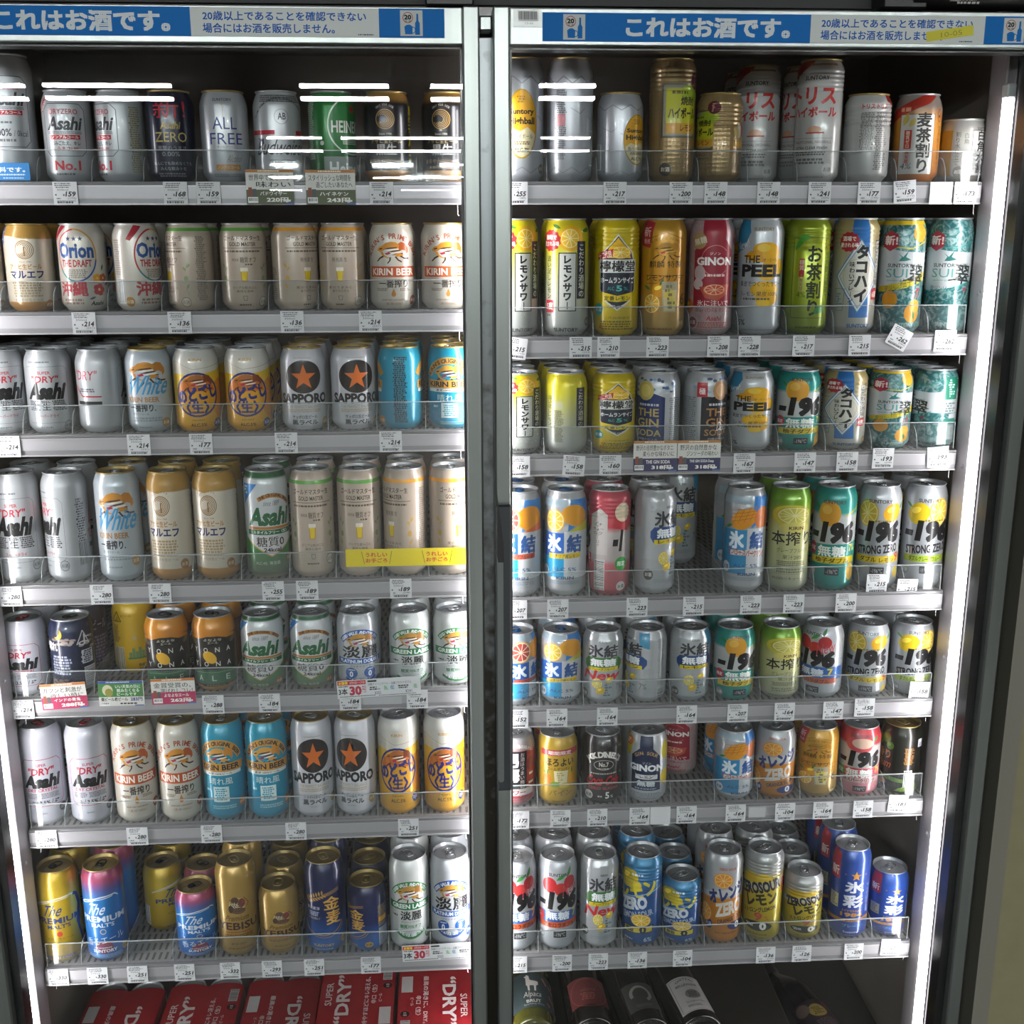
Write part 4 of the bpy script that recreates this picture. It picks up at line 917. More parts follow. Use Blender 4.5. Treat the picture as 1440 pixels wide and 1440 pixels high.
@design('m196yuzu', 122, [(0, '#157a74'), (.26, '#1a8a82'), (.30, '#b3b7b8'), (.72, '#bcc0c0'), (.76, '#2a948c'), (1, '#157a74')], 'teal can with whole yuzu fruit', metal=.3)
def _(a):
    def fr(): a.E(-6, 93, 18, 17, '#d0952a'); a.E(-10, 98, 8, 6, '#dcae4a'); a.leaf(-22, 98, 14, 140, '#2f7a3a'); a.line([(20, 90), (50, 102)], 2, '#c9b83a')
    m196(a, fr, '#15857c', '無糖', '柚子ダブル', '#cdb41c'); a.E(-33, 44, 9, 9, '#a83a4c'); a.T('限定', -39, 41, -27, 47, '#efe0e0', b=.02); a.E(36, 14, 9, 12, '#d8a63a')
@design('m196peach', 168, [(0, '#b54a58'), (.3, '#bd6a70'), (.35, '#b3a9a8'), (.6, '#b9b0ae'), (.66, '#b83040'), (1, '#b54a58')], 'pink-red can with apple and barcode', metal=.3, ribs=True)
def _(a):
    def fr(): a.E(0, 122, 24, 20, '#b8303c'); a.E(4, 124, 14, 14, '#d8c0a0'); a.leaf(10, 140, 16, 60, '#3f7a34')
    a.R(-40, 40, 40, 60, '#b02c3c'); fr(); a.T('-196', -39, 72, 41, 112, '#100e12', b=.072, sh=.15); a.T('無糖', -20, 42, 22, 58, '#e8e0de', b=.03)
    a.P([(66, 66), (96, 66), (96, 130), (84, 140), (66, 128)], '#bdb7b5'); a.V('イチキューロク', 80, 120, 6, '#333'); a.T('イチ', 73, 112, 88, 117, '#2c2c2e'); a.T('キュー', 71, 105, 90, 110, '#2c2c2e'); a.T('ロク', 73, 98, 88, 103, '#2c2c2e'); a.B(74, 8, 92, 58, '#d6d4d2', '#222', True)
    a.T('6', 46, 72, 66, 112, '#100e12', b=.065, sh=.1); a.T('-1', -104, 72, -84, 112, '#100e12', b=.065, sh=.1); a.E(-88, 52, 11, 11, '#3f9a48'); a.T('限定', -95, 48, -81, 56, '#e6efe6', b=.02); a.os(-88, 15, '#c9c3c0', '#5a4a4a', 8); a.P([(-104, 110), (-76, 104), (-74, 140), (-96, 146)], '#b8303c'); a.E(-86, 134, 14, 15, '#d9c4a8'); a.R(46, 52, 66, 66, '#b02c3c'); a.T('7%', 50, 54, 64, 64, '#efe0d8')
@design('m196cherry', 122, [(0, '#a9acb2'), (.26, '#b0b3b8'), (.28, '#2f62a8'), (.44, '#2f62a8'), (.46, '#b3b5ba'), (1, '#a5a8ae')], 'silver can with red acerola cherries', metal=.4)
def _(a):
    def fr():
        a.E(-16, 92, 13, 12, '#b0282c'); a.E(4, 86, 11, 10, '#b82e2c'); a.E(20, 96, 11, 10, '#a8242a'); a.leaf(-4, 100, 20, 30, '#3f8a3c'); a.leaf(14, 104, 18, 60, '#2f7a34')
    m196(a, fr, None, '', 'アセロラダブル', '#b8502c'); a.T('無糖', -22, 38, 20, 51, '#dfe4ee', b=.035); a.T('7', 26, 40, 36, 52, '#d8c84a', b=.03); a.T('New', 4, 78, 40, 96, '#b8434c', b=.0, sh=.3, rot=15); a.E(-34, 42, 9, 9, '#b3383c'); a.F(-40, 39, -28, 46, 2, '#efdcd8')
@design('szl', 122, [(0, '#a3a6ab'), (1, '#acafb4')], 'silver can with cut and whole lemons', metal=.55)
def _(a):
    def fr(): a.slice(-18, 92, 18, '#c9a41c', '#dcd08a', '#c9ac30'); a.lemon(22, 94, 12, '#d8a21c', 15, 1.3); a.leaf(36, 98, 14, 40, '#2f7a3a'); a.F(-6, 80, 30, 84, 1, '#8a7a2c')
    m196(a, fr, None, '', 'ダブル レモン', '#c9ac1c'); a.T('STRONG ZERO', -33, 38, 36, 50, '#1c1a1e', b=.04, rot=5); a.T('9', 32, 27, 42, 40, '#a83a3c', b=.03); a.E(38, 12, 7, 8, '#c0a42c')
@design('szg', 122, [(0, '#a3a6ab'), (1, '#acafb4')], 'silver can with grapefruit and lime stripe', metal=.6)
def _(a):
    def fr(): a.lemon(-16, 91, 14, '#cdb01e'); a.slice(18, 94, 18, '#d8a81c', '#e9d890', '#d8b43a'); a.leaf(-26, 98, 14, 150, '#3f8a3a'); a.F(-6, 80, 30, 84, 1, '#8a7a2c')
    m196(a, fr, None, '', 'ダブルグレープフルーツ', '#92a832'); a.T('STRONG ZERO', -33, 38, 36, 50, '#1c1a1e', b=.04, rot=5); a.T('9', 36, 27, 45, 40, '#a83a3c', b=.03)
HB = dict(metal=.5, rough=.26, bump=(62, .25, .9))
def hyo(a, fruit, ribbon, rt, c1='#1f58a8', c2='#1a8fc0'):
    a.R(-48, 42, 0, 74, c1); a.R(-48, 14, 0, 42, c2); a.R(-44, 108, 6, 118, '#8fa0ac'); a.P([(6, 76), (46, 100), (46, 118), (10, 118)], '#2f7ac0'); fruit()
    a.R(0, 14, 48, 76, '#b9bdc2'); a.T('氷', -30, 48, -4, 72, '#d6e2ea', b=.045); a.T('結', 4, 48, 30, 72, '#24508e', b=.045); a.P([(-26, 39), (28, 41), (28, 48), (-26, 46)], ribbon); a.T(rt, -20, 40.5, 24, 46, '#222036', b=.01)
    a.T('ALC 5%', -20, 23, 20, 28, '#33507c', b=.01); a.T('KIRIN', -12, 12, 16, 16, '#26426e', b=.03); a.F(-30, 5, 30, 10, 2, '#6f7c8a'); a.os(-34, 22, '#c0c8ce', '#2a3a5a', 7.5); a.F(52, 10, 74, 100, 28, '#77797e'); backprint(a, '#77797e')
@design('hyog', 122, SIL, 'silver and blue can with pink grapefruit', tab='b', **HB)
def _(a):
    def fr(): a.E(20, 94, 22, 16, '#d08a1c'); a.slice(-14, 92, 18, '#d8a04a', '#e9d4b8', '#b84a40'); a.P([(6, 76), (46, 76), (46, 90)], '#c8642a')
    hyo(a, fr, '#b8543c', 'グレープフルーツ')
@design('hyol', 122, SIL, 'silver and blue can with halved lemon', tab='b', **HB)
def _(a):
    def fr(): a.E(18, 97, 22, 14, '#d0901c', rot=-10); a.slice(-16, 90, 17, '#d8a22a', '#ead9a0', '#d9b83a', 15); a.P([(6, 76), (46, 76), (46, 90)], '#b8b02c')
    hyo(a, fr, '#cbb02c', 'シチリア産レモン')
@design('mango', 122, SIL, 'silver and sky-blue can with cut mango', **HB)
def _(a):
    def fr():
        a.E(-6, 88, 22, 13, '#d08a1e', rot=20)
        for i in range(4): a.line([(-24 + i * 9, 80 + i * 2), (-14 + i * 9, 102 + i)], .8, '#a86414'); a.line([(-26, 84 + i * 5), (16, 92 + i * 4)], .8, '#a86414')
        a.E(26, 90, 16, 14, '#c8703a', rot=40); a.leaf(-24, 80, 14, 200, '#2f7a3c'); a.R(34, 70, 50, 96, '#b03c48')
    hyo(a, fr, '#c9c4c0', 'マンゴースパークリング', '#2f84b4', '#2a7ca8'); a.T('マンゴースパークリング', -30, 38, 34, 48, '#a83038', b=.02, rot=-4)
def muto(a, c, sub, new, lime):
    a.T('KIRIN', -5, 104, 7, 107.5, '#33363c', b=.02); a.F(-30, 98, -18, 108, 2, '#7d8a94'); a.P([(20, 118), (24, 96), (40, 92), (40, 118)], '#3f86a8') if not lime else None
    a.T('氷結', -24, 80, 28, 101, '#2a2c32', b=.03); a.P([(-30, 66), (-24, 58), (30, 58), (36, 66), (36, 74), (28, 80), (-24, 80), (-30, 74)], c); a.T('無糖', -20, 65, 24, 78, '#e2e6ea', b=.04); a.P([(-24, 57), (28, 58), (28, 64), (-24, 63)], '#c9b424'); a.T(sub, -18, 58, 22, 63, '#26240c', b=.01)
    if new: a.T('New', -34, 42, 34, 58, '#b3282f', b=.03, sh=.3)
    y = 30 if not new else 28
    a.slice(-8, y + 8, 9, '#c9a82a', '#dcd49a', '#c9b44a'); a.P([(2, 12), (16, 12), (18, 40), (0, 40)], '#8f989c'); a.F(2, 14, 17, 40, 6, '#5a666c'); a.lemon(12, y + 14, 5, '#c9ac34'); a.lemon(-2, y - 4, 6, '#c9a82c')
    a.T('7%', 24, 24, 36, 34, '#4a4e55'); a.os(-32, 16, '#4a4644', '#c9c6c0', 7.5); a.F(-24, 5, 28, 10, 2, '#7d8288'); a.F(54, 30, 70, 108, 30, '#666a70'); a.B(54, 6, 70, 26, '#a5a8ac', '#333', True); backprint(a, '#777b80')
@design('mutol', 122, SIL, 'faceted silver can with navy badge', **HB)
def _(a): muto(a, '#1f3f74', 'レモン', False, False)
@design('mutog', 122, SIL, 'faceted silver can with green badge', **HB)
def _(a): muto(a, '#3a6a34', 'グレープフルーツ', True, True)
@design('hon', 122, [(0, '#a3a596'), (.3, '#b9ba8a'), (.6, '#c2bf80'), (.78, '#93a83a'), (.86, '#6f9a1e'), (1, '#5f8a1c')], 'pale gold and green can with grapefruit slice', metal=.45)
def _(a):
    a.E(0, 92, 34, 14, '#c9b83a'); a.slice(4, 92, 30, '#b0a830', '#ded9a0', '#c0b850', 12, 13); a.E(6, 76, 26, 7, '#cfc26a'); a.T('KIRIN', -4, 73, 20, 77.5, '#2c2c24', b=.02)
    a.T('本搾り', -33, 52, 36, 71, '#1c1c18', b=.015); a.T('グレープフルーツ', -22, 42, 30, 48, '#4a4a38', b=.0); a.T('果汁28%', -12, 33, 20, 39, '#4a4a38'); a.F(-22, 24, 28, 31, 3, '#6a6a55'); a.line([(-24, 22), (30, 22), (30, 13), (-24, 13), (-24, 22)], .4, '#77775f'); a.F(-22, 14, 28, 21, 2, '#77775f'); a.T('ALC6%リキュール', -28, 5, 24, 9, '#5a5a4c', b=.01)
    a.F(50, 10, 70, 90, 26, '#6a6e55'); a.F(-70, 10, -50, 90, 26, '#5a6a3a'); a.B(-66, 12, -52, 40)
@design('otoko', 122, [(0, '#8f8588'), (.12, '#9a2430'), (.8, '#a82a34'), (.84, '#9c8a8c'), (1, '#a3a0a2')], 'red can with black brush-lettered strip', metal=.3)
def _(a):
    a.R(-22, 34, 18, 100, '#17131a'); a.V('男梅', -8, 98, 26, '#e2dcd8', b=.05); a.V('お酒はうまい梅の', 10, 98, 8, '#c9b8b4'); a.R(-34, 22, 32, 34, '#c0b4b4'); a.T('サワー', -18, 23, 16, 32, '#a8242f', b=.03); a.T('二', 22, 40, 34, 60, '#e2dcd8', b=.04)
    a.A('にじみでる梅の味わい', 0, 60, 46, 130, 50, 5, '#e2d4d2', b=.02); a.F(-24, 8, 24, 18, 3, '#8a5a60'); a.E(26, 76, 9, 12, '#8a1c2c')
@design('horo', 122, [(0, '#a8861e'), (.3, '#b8941f'), (1, '#b3912a')], 'golden-yellow can with pineapple fruit', metal=.3)
def _(a):
    a.P([(-34, 90), (36, 92), (36, 102), (-34, 100)], '#a8303a'); a.T('期間限定', -20, 92, 20, 99, '#efdcd8', b=.02); a.T('ほろよい', -25, 72, 25, 86, '#3a2c10', b=.03); a.T('ゴールデンパイン', -22, 64, 24, 70, '#5a3c0c', b=.02)
    a.E(-22, 48, 8, 10, '#c9782a'); a.leaf(-22, 56, 10, 80, '#3f7a34'); a.leaf(-24, 56, 9, 120, '#3f7a34'); a.E(22, 48, 8, 11, '#c9902a'); a.leaf(22, 58, 10, 95, '#3f7a34'); a.P([(-8, 40), (12, 40), (14, 64), (-10, 64)], '#d9cfa8'); a.F(-6, 42, 10, 62, 5, '#b0a468'); a.E(-8, 40, 8, 5, '#7a9a34'); a.E(8, 38, 9, 5, '#d0b43a')
    a.T('パイン', -18, 20, 22, 30, '#8a6a14', b=.03); a.T('SUNTORY', -12, 7, 14, 11, '#5a4414', b=.02); a.F(50, 10, 70, 94, 24, '#7a6018')
@design('jack', 122, [(0, '#1a1718'), (1, '#211d1e')], 'black can with white crest and red script', metal=.3)
def _(a):
    a.A("JACK DANIEL'S", 0, 52, 36, 138, 42, 10, '#d0ccc6', b=.04, ry=34); a.E(0, 72, 17, 9, '#a9a6a2'); a.E(0, 72, 16, 8, '#1c191a'); a.T('No.7', -8, 69, 8, 77, '#c9c5bf', b=.03); a.F(-12, 64, 12, 67, 1, '#a9a6a2'); a.F(-24, 55, 24, 58, 1, '#a9a6a2')
    a.T('Coca-Cola', -32, 36, 32, 53, '#b32c30', b=.03, sh=.35); a.T('ZERO SUGAR', -28, 28, 28, 33, '#9a2c30', b=.03); a.os(-26, 17, '#b9b6b2', '#2a2626', 8); a.T('5', 3, 12, 10, 24, '#d6d2cc', b=.03); a.F(-12, 14, 0, 18, 1, '#a9a6a2'); a.T('%', 12, 13, 17, 18, '#d6d2cc')
    a.F(50, 10, 70, 94, 24, '#77706c')
@design('ginonl', 122, SIL, 'silver can with navy bottle, lemon corners', metal=.5)
def _(a):
    a.P([(-12, 118), (12, 118), (11, 98), (24, 84), (26, 24), (-26, 24), (-26, 84), (-11, 98)], '#182444'); a.P([(-50, 82), (-30, 82), (-22, 110), (-50, 118)], '#b8a828'); a.E(38, 92, 12, 16, '#c0ac2c'); a.E(38, 44, 12, 14, '#c9b030'); a.E(-34, 106, 9, 8, '#c0642a'); a.F(-40, 102, -28, 110, 2, '#efe0d0')
    a.A('GIN SOUR', 0, 60, 28, 130, 50, 6, '#b08a58', b=.03); a.T('ジノン', -6, 71, 8, 75, '#d0d4da'); a.T('GINON', -30, 58, 31, 70, '#dfe2e6', b=.05); a.R(-18, 44, 20, 52, '#c4c6ca'); a.T('レモン', -10, 45.5, 12, 50.5, '#26324e', b=.02); a.T('無糖', -15, 31, 16, 42, '#d0d6de', b=.03); a.F(-22, 25, 22, 29, 1, '#8a96b0'); a.O(0, 66, 24, 20, .8, '#8a7a5a', 200, 340)
    a.F(-30, 8, 32, 20, 4, '#7d828a'); a.F(50, 10, 70, 94, 24, '#777b82')
@design('orangez', 122, [(0, '#a86a1e'), (.3, '#b8741f'), (.52, '#c07c22'), (.54, '#a8a8aa'), (1, '#9fa1a4')], 'orange and silver can with orange slice', metal=.35, ribs=False)
def _(a):
    a.slice(-8, 90, 17, '#c9801c', '#e0b878', '#d08a28', 12); a.T('ZERO SOUR', -16, 106, 14, 110, '#a8382c', b=.02); a.P([(-50, 58), (50, 74), (50, 92), (30, 84), (-50, 66)], '#b9b9ba')
    a.T('オレンジ', -34, 60, 36, 82, '#26346a', b=.06, rot=16); a.T('ZERO', -22, 36, 30, 58, '#c9c4bc', b=.05, rot=12, sh=.15); a.T('ORANGE SOUR', -16, 26, 32, 33, '#2a2a3c', b=.03, rot=12); a.E(20, 18, 18, 7, '#26346a'); a.T('0', 16, 13, 26, 24, '#e6e6e6', b=.04); a.os(-32, 18, '#26346a', '#c9cede', 8); a.F(-20, 5, 26, 9, 1, '#7a4a14')
    a.slice(-40, 34, 14, '#c9801c', '#e0b878', '#d08a28'); a.F(52, 10, 72, 94, 24, '#7a5a2c')
@design('m196momo', 122, [(0, '#b86a74'), (.26, '#c07c84'), (.3, '#b3adac'), (.74, '#bcb6b5'), (.78, '#b8343f'), (1, '#b0303c')], 'pink can with white peach, black numerals', metal=.3)
def _(a):
    def fr(): a.E(0, 94, 24, 14, '#c04a52'); a.E(4, 96, 18, 9, '#d9b8a4'); a.leaf(20, 98, 16, 40, '#3f7a34')
    m196(a, fr, '#b84a58', '無糖', '桃スパークリング', '#c9a0a0'); a.E(-33, 42, 10, 9, '#4a8a3c'); a.T('限定', -40, 38, -27, 46, '#e6efe0', b=.02)
@design('choya', 122, [(0, '#1c1a12'), (.1, '#14120e'), (1, '#17160f')], 'black can with green plum fruit', metal=.3, lid='g', tab='g')
def _(a):
    for x, y, r in ((-30, 96, 9), (-14, 92, 10), (2, 98, 9), (-22, 108, 8), (-40, 86, 8), (10, 86, 7)): a.E(x, y, r, r, '#5a7a24', 16); a.E(x - 2, y + 2, r * .5, r * .5, '#7f9a3a', 12)
    a.leaf(-4, 104, 16, 40, '#3f6a1e'); a.T('香り', -16, 62, 12, 78, '#b06a3c', b=.02); a.T('Plum', -18, 46, 16, 60, '#b06a3c', sh=.3); a.E(-20, 20, 26, 8, '#a85a24'); a.T('お酒', -30, 17, -14, 24, '#e0c8a0'); a.P([(-50, 26), (0, 34), (50, 28), (50, 22), (0, 26), (-50, 18)], '#4a6a1e')
    a.F(34, 56, 52, 86, 12, '#a8743c'); a.B(36, 14, 50, 46); a.P([(20, 6), (60, 6), (60, 22), (30, 14)], '#6a8a24'); a.R(58, 86, 68, 100, '#c9cdd6'); a.F(59, 87, 67, 99, 3, '#2c3a6a')
@design('lemonz', 168, [(0, '#1c4a80'), (.3, '#1f4f8c'), (.62, '#204a84'), (.8, '#2f6fa0'), (1, '#3c80a8')], 'blue can with yellow slanted lettering', metal=.4, ribs=True)
def _(a):
    a.lemon(-16, 128, 17, '#b8a42c', 30); a.E(-4, 118, 14, 9, '#c0ac34'); a.F(-10, 134, 20, 140, 1, '#c4d6e0')
    a.T('レモン', -34, 94, 38, 122, '#c9b92c', b=.045, rot=16); a.line([(-50, 84), (50, 112)], 2, '#7fa8c4'); a.T('ZERO', -34, 70, 22, 94, '#c4ccd6', b=.06, rot=13, sh=.1); a.T('LEMON SOUR', -30, 56, 32, 68, '#a3aebc', b=.03, rot=13)
    a.slice(10, 52, 18, '#c08a1c', '#e0cc8a', '#c9a42a', 12); a.P([(-24, 24), (32, 30), (34, 44), (-22, 38)], '#17223c'); a.P([(-22, 26), (30, 31), (31, 42), (-21, 37)], '#b8a834'); a.T('糖類', -18, 28, -2, 37, '#17223c', b=.02); a.T('0', 8, 27, 20, 42, '#17223c', b=.05)
    a.F(-24, 12, 0, 16, 1, '#a3b4c8'); a.T('6%', 16, 12, 30, 20, '#b9c6d6'); a.F(54, 14, 74, 110, 26, '#8fa4bc'); a.B(-72, 14, -54, 60)
@design('zeros', 168, [(0, '#8a7c1e'), (.3, '#a08f1f'), (.6, '#b3a024'), (.74, '#a89a50'), (.80, '#9c9c98'), (1, '#9c9ea0')], 'olive-yellow and silver can, dark capitals', metal=.45, ribs=True)
def _(a):
    a.E(-14, 118, 18, 12, '#b89a24'); a.E(8, 122, 14, 9, '#c0a434'); a.P([(-50, 92), (50, 112), (50, 124), (-50, 104)], '#a8a692'); a.T('ZEROSOUR', -40, 94, 40, 116, '#1c1c30', b=.05, rot=14); a.T('レモン', -22, 72, 34, 94, '#2c2a1e', b=.05, rot=13); a.T('ストロングLEMON', -30, 58, 32, 68, '#33301c', b=.03, rot=12)
    a.T('9', -6, 42, 8, 58, '#a84a3c', b=.04); a.T('%', 12, 44, 20, 52, '#a84a3c'); a.E(0, 32, 26, 9, '#2a2a24'); a.T('0', 4, 25, 16, 40, '#d6d4c8', b=.05); a.F(-22, 29, -4, 35, 2, '#c9c6b4'); a.F(-20, 14, 22, 18, 1, '#6a5f1c'); a.T('ALC.9%', -14, 6, 14, 11, '#55501c', b=.01); a.F(54, 14, 74, 110, 26, '#77702c'); a.P([(44, 92), (60, 92), (60, 126), (44, 120)], '#a83a3c')
@design('hyosai', 168, [(0, '#23387e'), (.1, '#23408c'), (.8, '#24489a'), (1, '#2a4a94')], 'royal blue can with small gold star', metal=.4)
def _(a):
    a.P([(-44, 112), (-24, 112), (-24, 158), (-44, 168)], '#a82a38'); a.T('新', -42, 118, -26, 136, '#e6d4d0', b=.02); a.star(4, 122, 9.5, '#c98a34'); a.star(-14, 124, 2.2, '#b07a3a'); a.star(22, 124, 2.2, '#b07a3a')
    a.T('氷', -14, 90, 20, 112, '#d2d6e2', b=.035); a.T('彩', -16, 62, 20, 86, '#d2d6e2', b=.035); a.T('HYOSAI', -16, 54, 18, 58, '#b0803a', b=.02); a.T('1984', -19, 44, 20, 52, '#b8843a', b=.04); a.P([(-50, 32), (50, 38), (50, 44), (-50, 38)], '#b07a3c'); a.T('愛され続ける味', -10, 36, 30, 40, '#2c2440', rot=2)
    a.V('サッポロのお酒', 30, 106, 8, '#c0c6da'); a.R(-42, 58, -24, 84, '#a9a68a'); a.F(-41, 60, -25, 82, 6, '#5a6a9a'); a.T('プレーン', -14, 24, 18, 30, '#4fa0c4', b=.02); a.T('Sapporo', -12, 12, 14, 17, '#b9c2d8'); a.F(-10, 6, 12, 9, 1, '#8a98bc'); a.F(54, 14, 74, 120, 26, '#8a98bc')
# ---------------------------------------------------------------- shop room behind the camera (seen mirrored in the door glass)
CEIL = 2.80
struct = lambda o: (o.__setitem__('kind', 'structure'), o)[1]
fl_m = noisy('floor_vinyl', '#4a463c', '#544f44', 6, .35)
ce_m = noisy('ceiling_board', '#5c5a58', '#646260', 9, .8)
wl_m = noisy('wall_paint', '#56524c', '#605c55', 5, .7)
b = MB(); b.box(-9, 9, -32, 4, -.1, 0, fl_m); struct(b.build('floor'))
b = MB(); b.box(-9, 9, -32, 4, CEIL, CEIL + .1, ce_m); struct(b.build('ceiling'))
b = MB(); b.box(-9.1, -9, -32, 4, 0, CEIL, wl_m); struct(b.build('wall_left'))
b = MB(); b.box(9, 9.1, -32, 4, 0, CEIL, wl_m); struct(b.build('wall_far_right'))
b = MB(); b.box(-9, 9, -32.1, -32, 0, CEIL, wl_m); struct(b.build('wall_rear'))
b = MB(); b.box(-9, 9, 2.6, 2.7, 0, CEIL, wl_m); struct(b.build('wall_front'))
be_m = noisy('wall_panel_beige', '#7d785c', '#827d60', 30, .55)
b = MB(); b.box(.860, 3.0, 1.542, 2.6, 0, CEIL, be_m); struct(b.build('wall_right'))
b = MB(); b.box(.833, .8598, 1.538, 1.60, 0, CEIL, pmat('#7c7a70', .5, .2)); struct(b.build('trim_1'))

lamp_e = emat('#f8fbfa', LAMP_POWER, 'lamp_tube_glow')
lamp_b = pmat('#d8d8d6', .5)
def ceiling_lamp(x0, x1, y, n):
    t = thing('ceiling_lamp', 'white ceiling strip lamp, ' + n, 'lamp', ((x0 + x1) / 2, y, CEIL), 0, 'ceiling strip lamps of the shop')
    h = (x1 - x0) / 2
    b = MB(); b.box(-h, h, -.07, .07, -.035, 0, lamp_b, .006); b.build('housing', t)
    b = MB(); b.box(-h + .01, h - .01, -.055, .055, -.062, -.0355, lamp_e); b.build('tube', t)
LAMPS = [(-4.45, -3.54, -7.5), (-3.37, -2.29, -7.45), (-1.20, .30, -7.4), (.86, 1.36, -7.3), (-2.38, -1.62, -13.6), (-1.37, .42, -13.6), (1.4, 2.1, -13.5),
         (-3.39, -2.86, -21), (-1.36, -.55, -21), (.0, .9, -21), (-4.3, -3.5, -27.2), (-1.0, .6, -27.2),
         (-4.2, -3.0, -4.4), (-2.0, -.8, -4.4), (.2, 1.4, -4.4), (2.2, 3.4, -4.4), (4.4, 5.6, -4.4)]  # this last row is unseen, added to light the signs and cans
ORD = ['first', 'second', 'third', 'fourth', 'fifth', 'sixth', 'seventh', 'eighth', 'ninth', 'tenth', 'eleventh', 'twelfth', 'thirteenth', 'fourteenth', 'fifteenth', 'sixteenth', 'seventeenth', 'eighteenth']
for i, (x0, x1, y) in enumerate(LAMPS):
    if y < -7:
        rw = {7: 'nearest', 13: 'second', 21: 'third', 27: 'farthest'}[int(-y)]
        k = sum(1 for q in LAMPS[:i] if int(-q[2]) == int(-y))
        ceiling_lamp(x0, x1, y, f'{ORD[k]} along the {rw} row mirrored in door glass')
    else:
        rw = 'unseen row added for light nearest the coolers'
        k = sum(1 for q in LAMPS[:i] if q[2] == y)
        ceiling_lamp(x0, x1, y, f'{ORD[k]} in {rw}')
t = thing('ceiling_dome', 'round black dome hanging from shop ceiling, mirrored in left door glass', 'dome', (-.22, -6.1, CEIL))
b = MB(); b.lathe([(.0, -.30), (.10, -.285), (.15, -.23), (.165, -.16), (.165, -.02), (.17, 0)], pmat('#0c0c0d', .25), 32); b.build('dome_shell', t)
b = MB(); b.lathe([(.168, -.17), (.178, -.165), (.178, -.15), (.168, -.145)], pmat('#8a8a8c', .3, .8), 32); b.build('rim', t)

# ---------------------------------------------------------------- cooler cabinet
ZS = {'L1': .057, 'L2': -.1213, 'L3': -.2982, 'L4': -.527, 'L5': -.7102, 'L6': -.9335, 'L7': -1.186,
      'R1': .057, 'R2': -.1617, 'R3': -.3386, 'R4': -.5656, 'R5': -.7486, 'R6': -.9266, 'R7': -1.1965}
ZS = {k: 1.60 + v for k, v in ZS.items()}
YC = 1.72
YR = 1.6795                      # front of the price rails
in_m = noisy('cooler_liner', '#8e837b', '#988d84', 8, .55)
alu = noisy('brushed_aluminium', '#828886', '#8e9492', 40, .28, .8, (1, 1, .02))
alu_w = pmat('#a8a2a6', .42, .35, name='white_aluminium')
blk = pmat('#121214', .28, 0, .3, name='black_gasket')
dkg = pmat('#2c2b2b', .5)
cab = thing('cooler_cabinet', 'tall two-door refrigerated display cabinet with light tubes inside', 'cooler', (0, 0, 0))
b = MB(); b.box(-.75, .86, 2.26, 2.30, 0, 1.98, in_m); b.build('back_panel', cab)
for s, x0, x1 in (('l', -.76, -.715), ('r', .815, .859)):
    b = MB(); b.box(x0, x1, 1.605, 2.26, 0, 1.98, in_m); b.build('side_panel', cab)
b = MB(); b.box(-.715, .815, 1.605, 2.26, 1.90, 1.98, in_m); b.build('top_panel', cab)
b = MB(); b.box(-.715, .815, 1.605, 2.26, .0, .098, pmat('#4c4a48', .5)); b.build('deck', cab)
b = MB(); b.box(-.9, .859, 1.592, 1.605, 1.874, 2.2, pmat('#2a2b2d', .6, .0)); b.build('canopy_front', cab)
b = MB(); b.box(-.9, .859, 1.56, 2.26, 2.2, 2.3, dkg); b.build('canopy_top', cab)
# front frame the doors close against
b = MB(); b.box(-.90, -.700, 1.597, 1.64, 0, 1.872, blk); b.build('front_frame', cab)
b = MB(); b.box(.803, .859, 1.597, 1.64, 0, 1.872, blk); b.build('front_frame', cab)
b = MB(); b.box(.040, .083, 1.600, 1.66, .0, 1.872, dkg); b.build('mullion', cab)
b = MB(); b.box(-.70, .803, 1.597, 1.64, 1.862, 1.872, blk); b.build('front_frame', cab)
mc = bpy.data.materials.new('mullion_metal'); mc.use_nodes = True
nt = mc.node_tree; pb = nt.nodes['Principled BSDF']
tc = nt.nodes.new('ShaderNodeTexCoord'); sp = nt.nodes.new('ShaderNodeSeparateXYZ'); nz = nt.nodes.new('ShaderNodeTexNoise')
nz.inputs['Scale'].default_value = 45; nz.inputs['Detail'].default_value = 6
nt.links.new(tc.outputs['Object'], sp.inputs[0]); nt.links.new(tc.outputs['Object'], nz.inputs[0])
mr = nt.nodes.new('ShaderNodeMapRange'); mr.inputs[1].default_value = 1.45; mr.inputs[2].default_value = .6; mr.inputs[3].default_value = .0; mr.inputs[4].default_value = .62
nt.links.new(sp.outputs[2], mr.inputs[0])
ad = nt.nodes.new('ShaderNodeMath'); ad.operation = 'ADD'
nt.links.new(nz.outputs[0], ad.inputs[0]); nt.links.new(mr.outputs[0], ad.inputs[1])
cr = nt.nodes.new('ShaderNodeValToRGB')
cr.color_ramp.elements[0].position = .60; cr.color_ramp.elements[0].color = lin('#82888a')
cr.color_ramp.elements[1].position = .95; cr.color_ramp.elements[1].color = lin('#37342d')
nt.links.new(ad.outputs[0], cr.inputs[0]); nt.links.new(cr.outputs[0], pb.inputs['Base Color'])
pb.inputs['Metallic'].default_value = .75; pb.inputs['Roughness'].default_value = .3
b = MB(); b.box(.0470, .0760, 1.5912, 1.5995, .0, 1.835, mc, .001); b.build('mullion_cover', cab)
b = MB(); b.box(.0540, .0545, 1.5908, 1.5914, .0, 1.83, blk); b.box(.0685, .0690, 1.5908, 1.5914, 0, 1.85, blk); b.build('mullion_seam', cab)
b = MB(); b.box(.0530, .0690, 1.56, 1.590, 1.838, 1.856, alu, .002); b.build('hinge_block', cab)
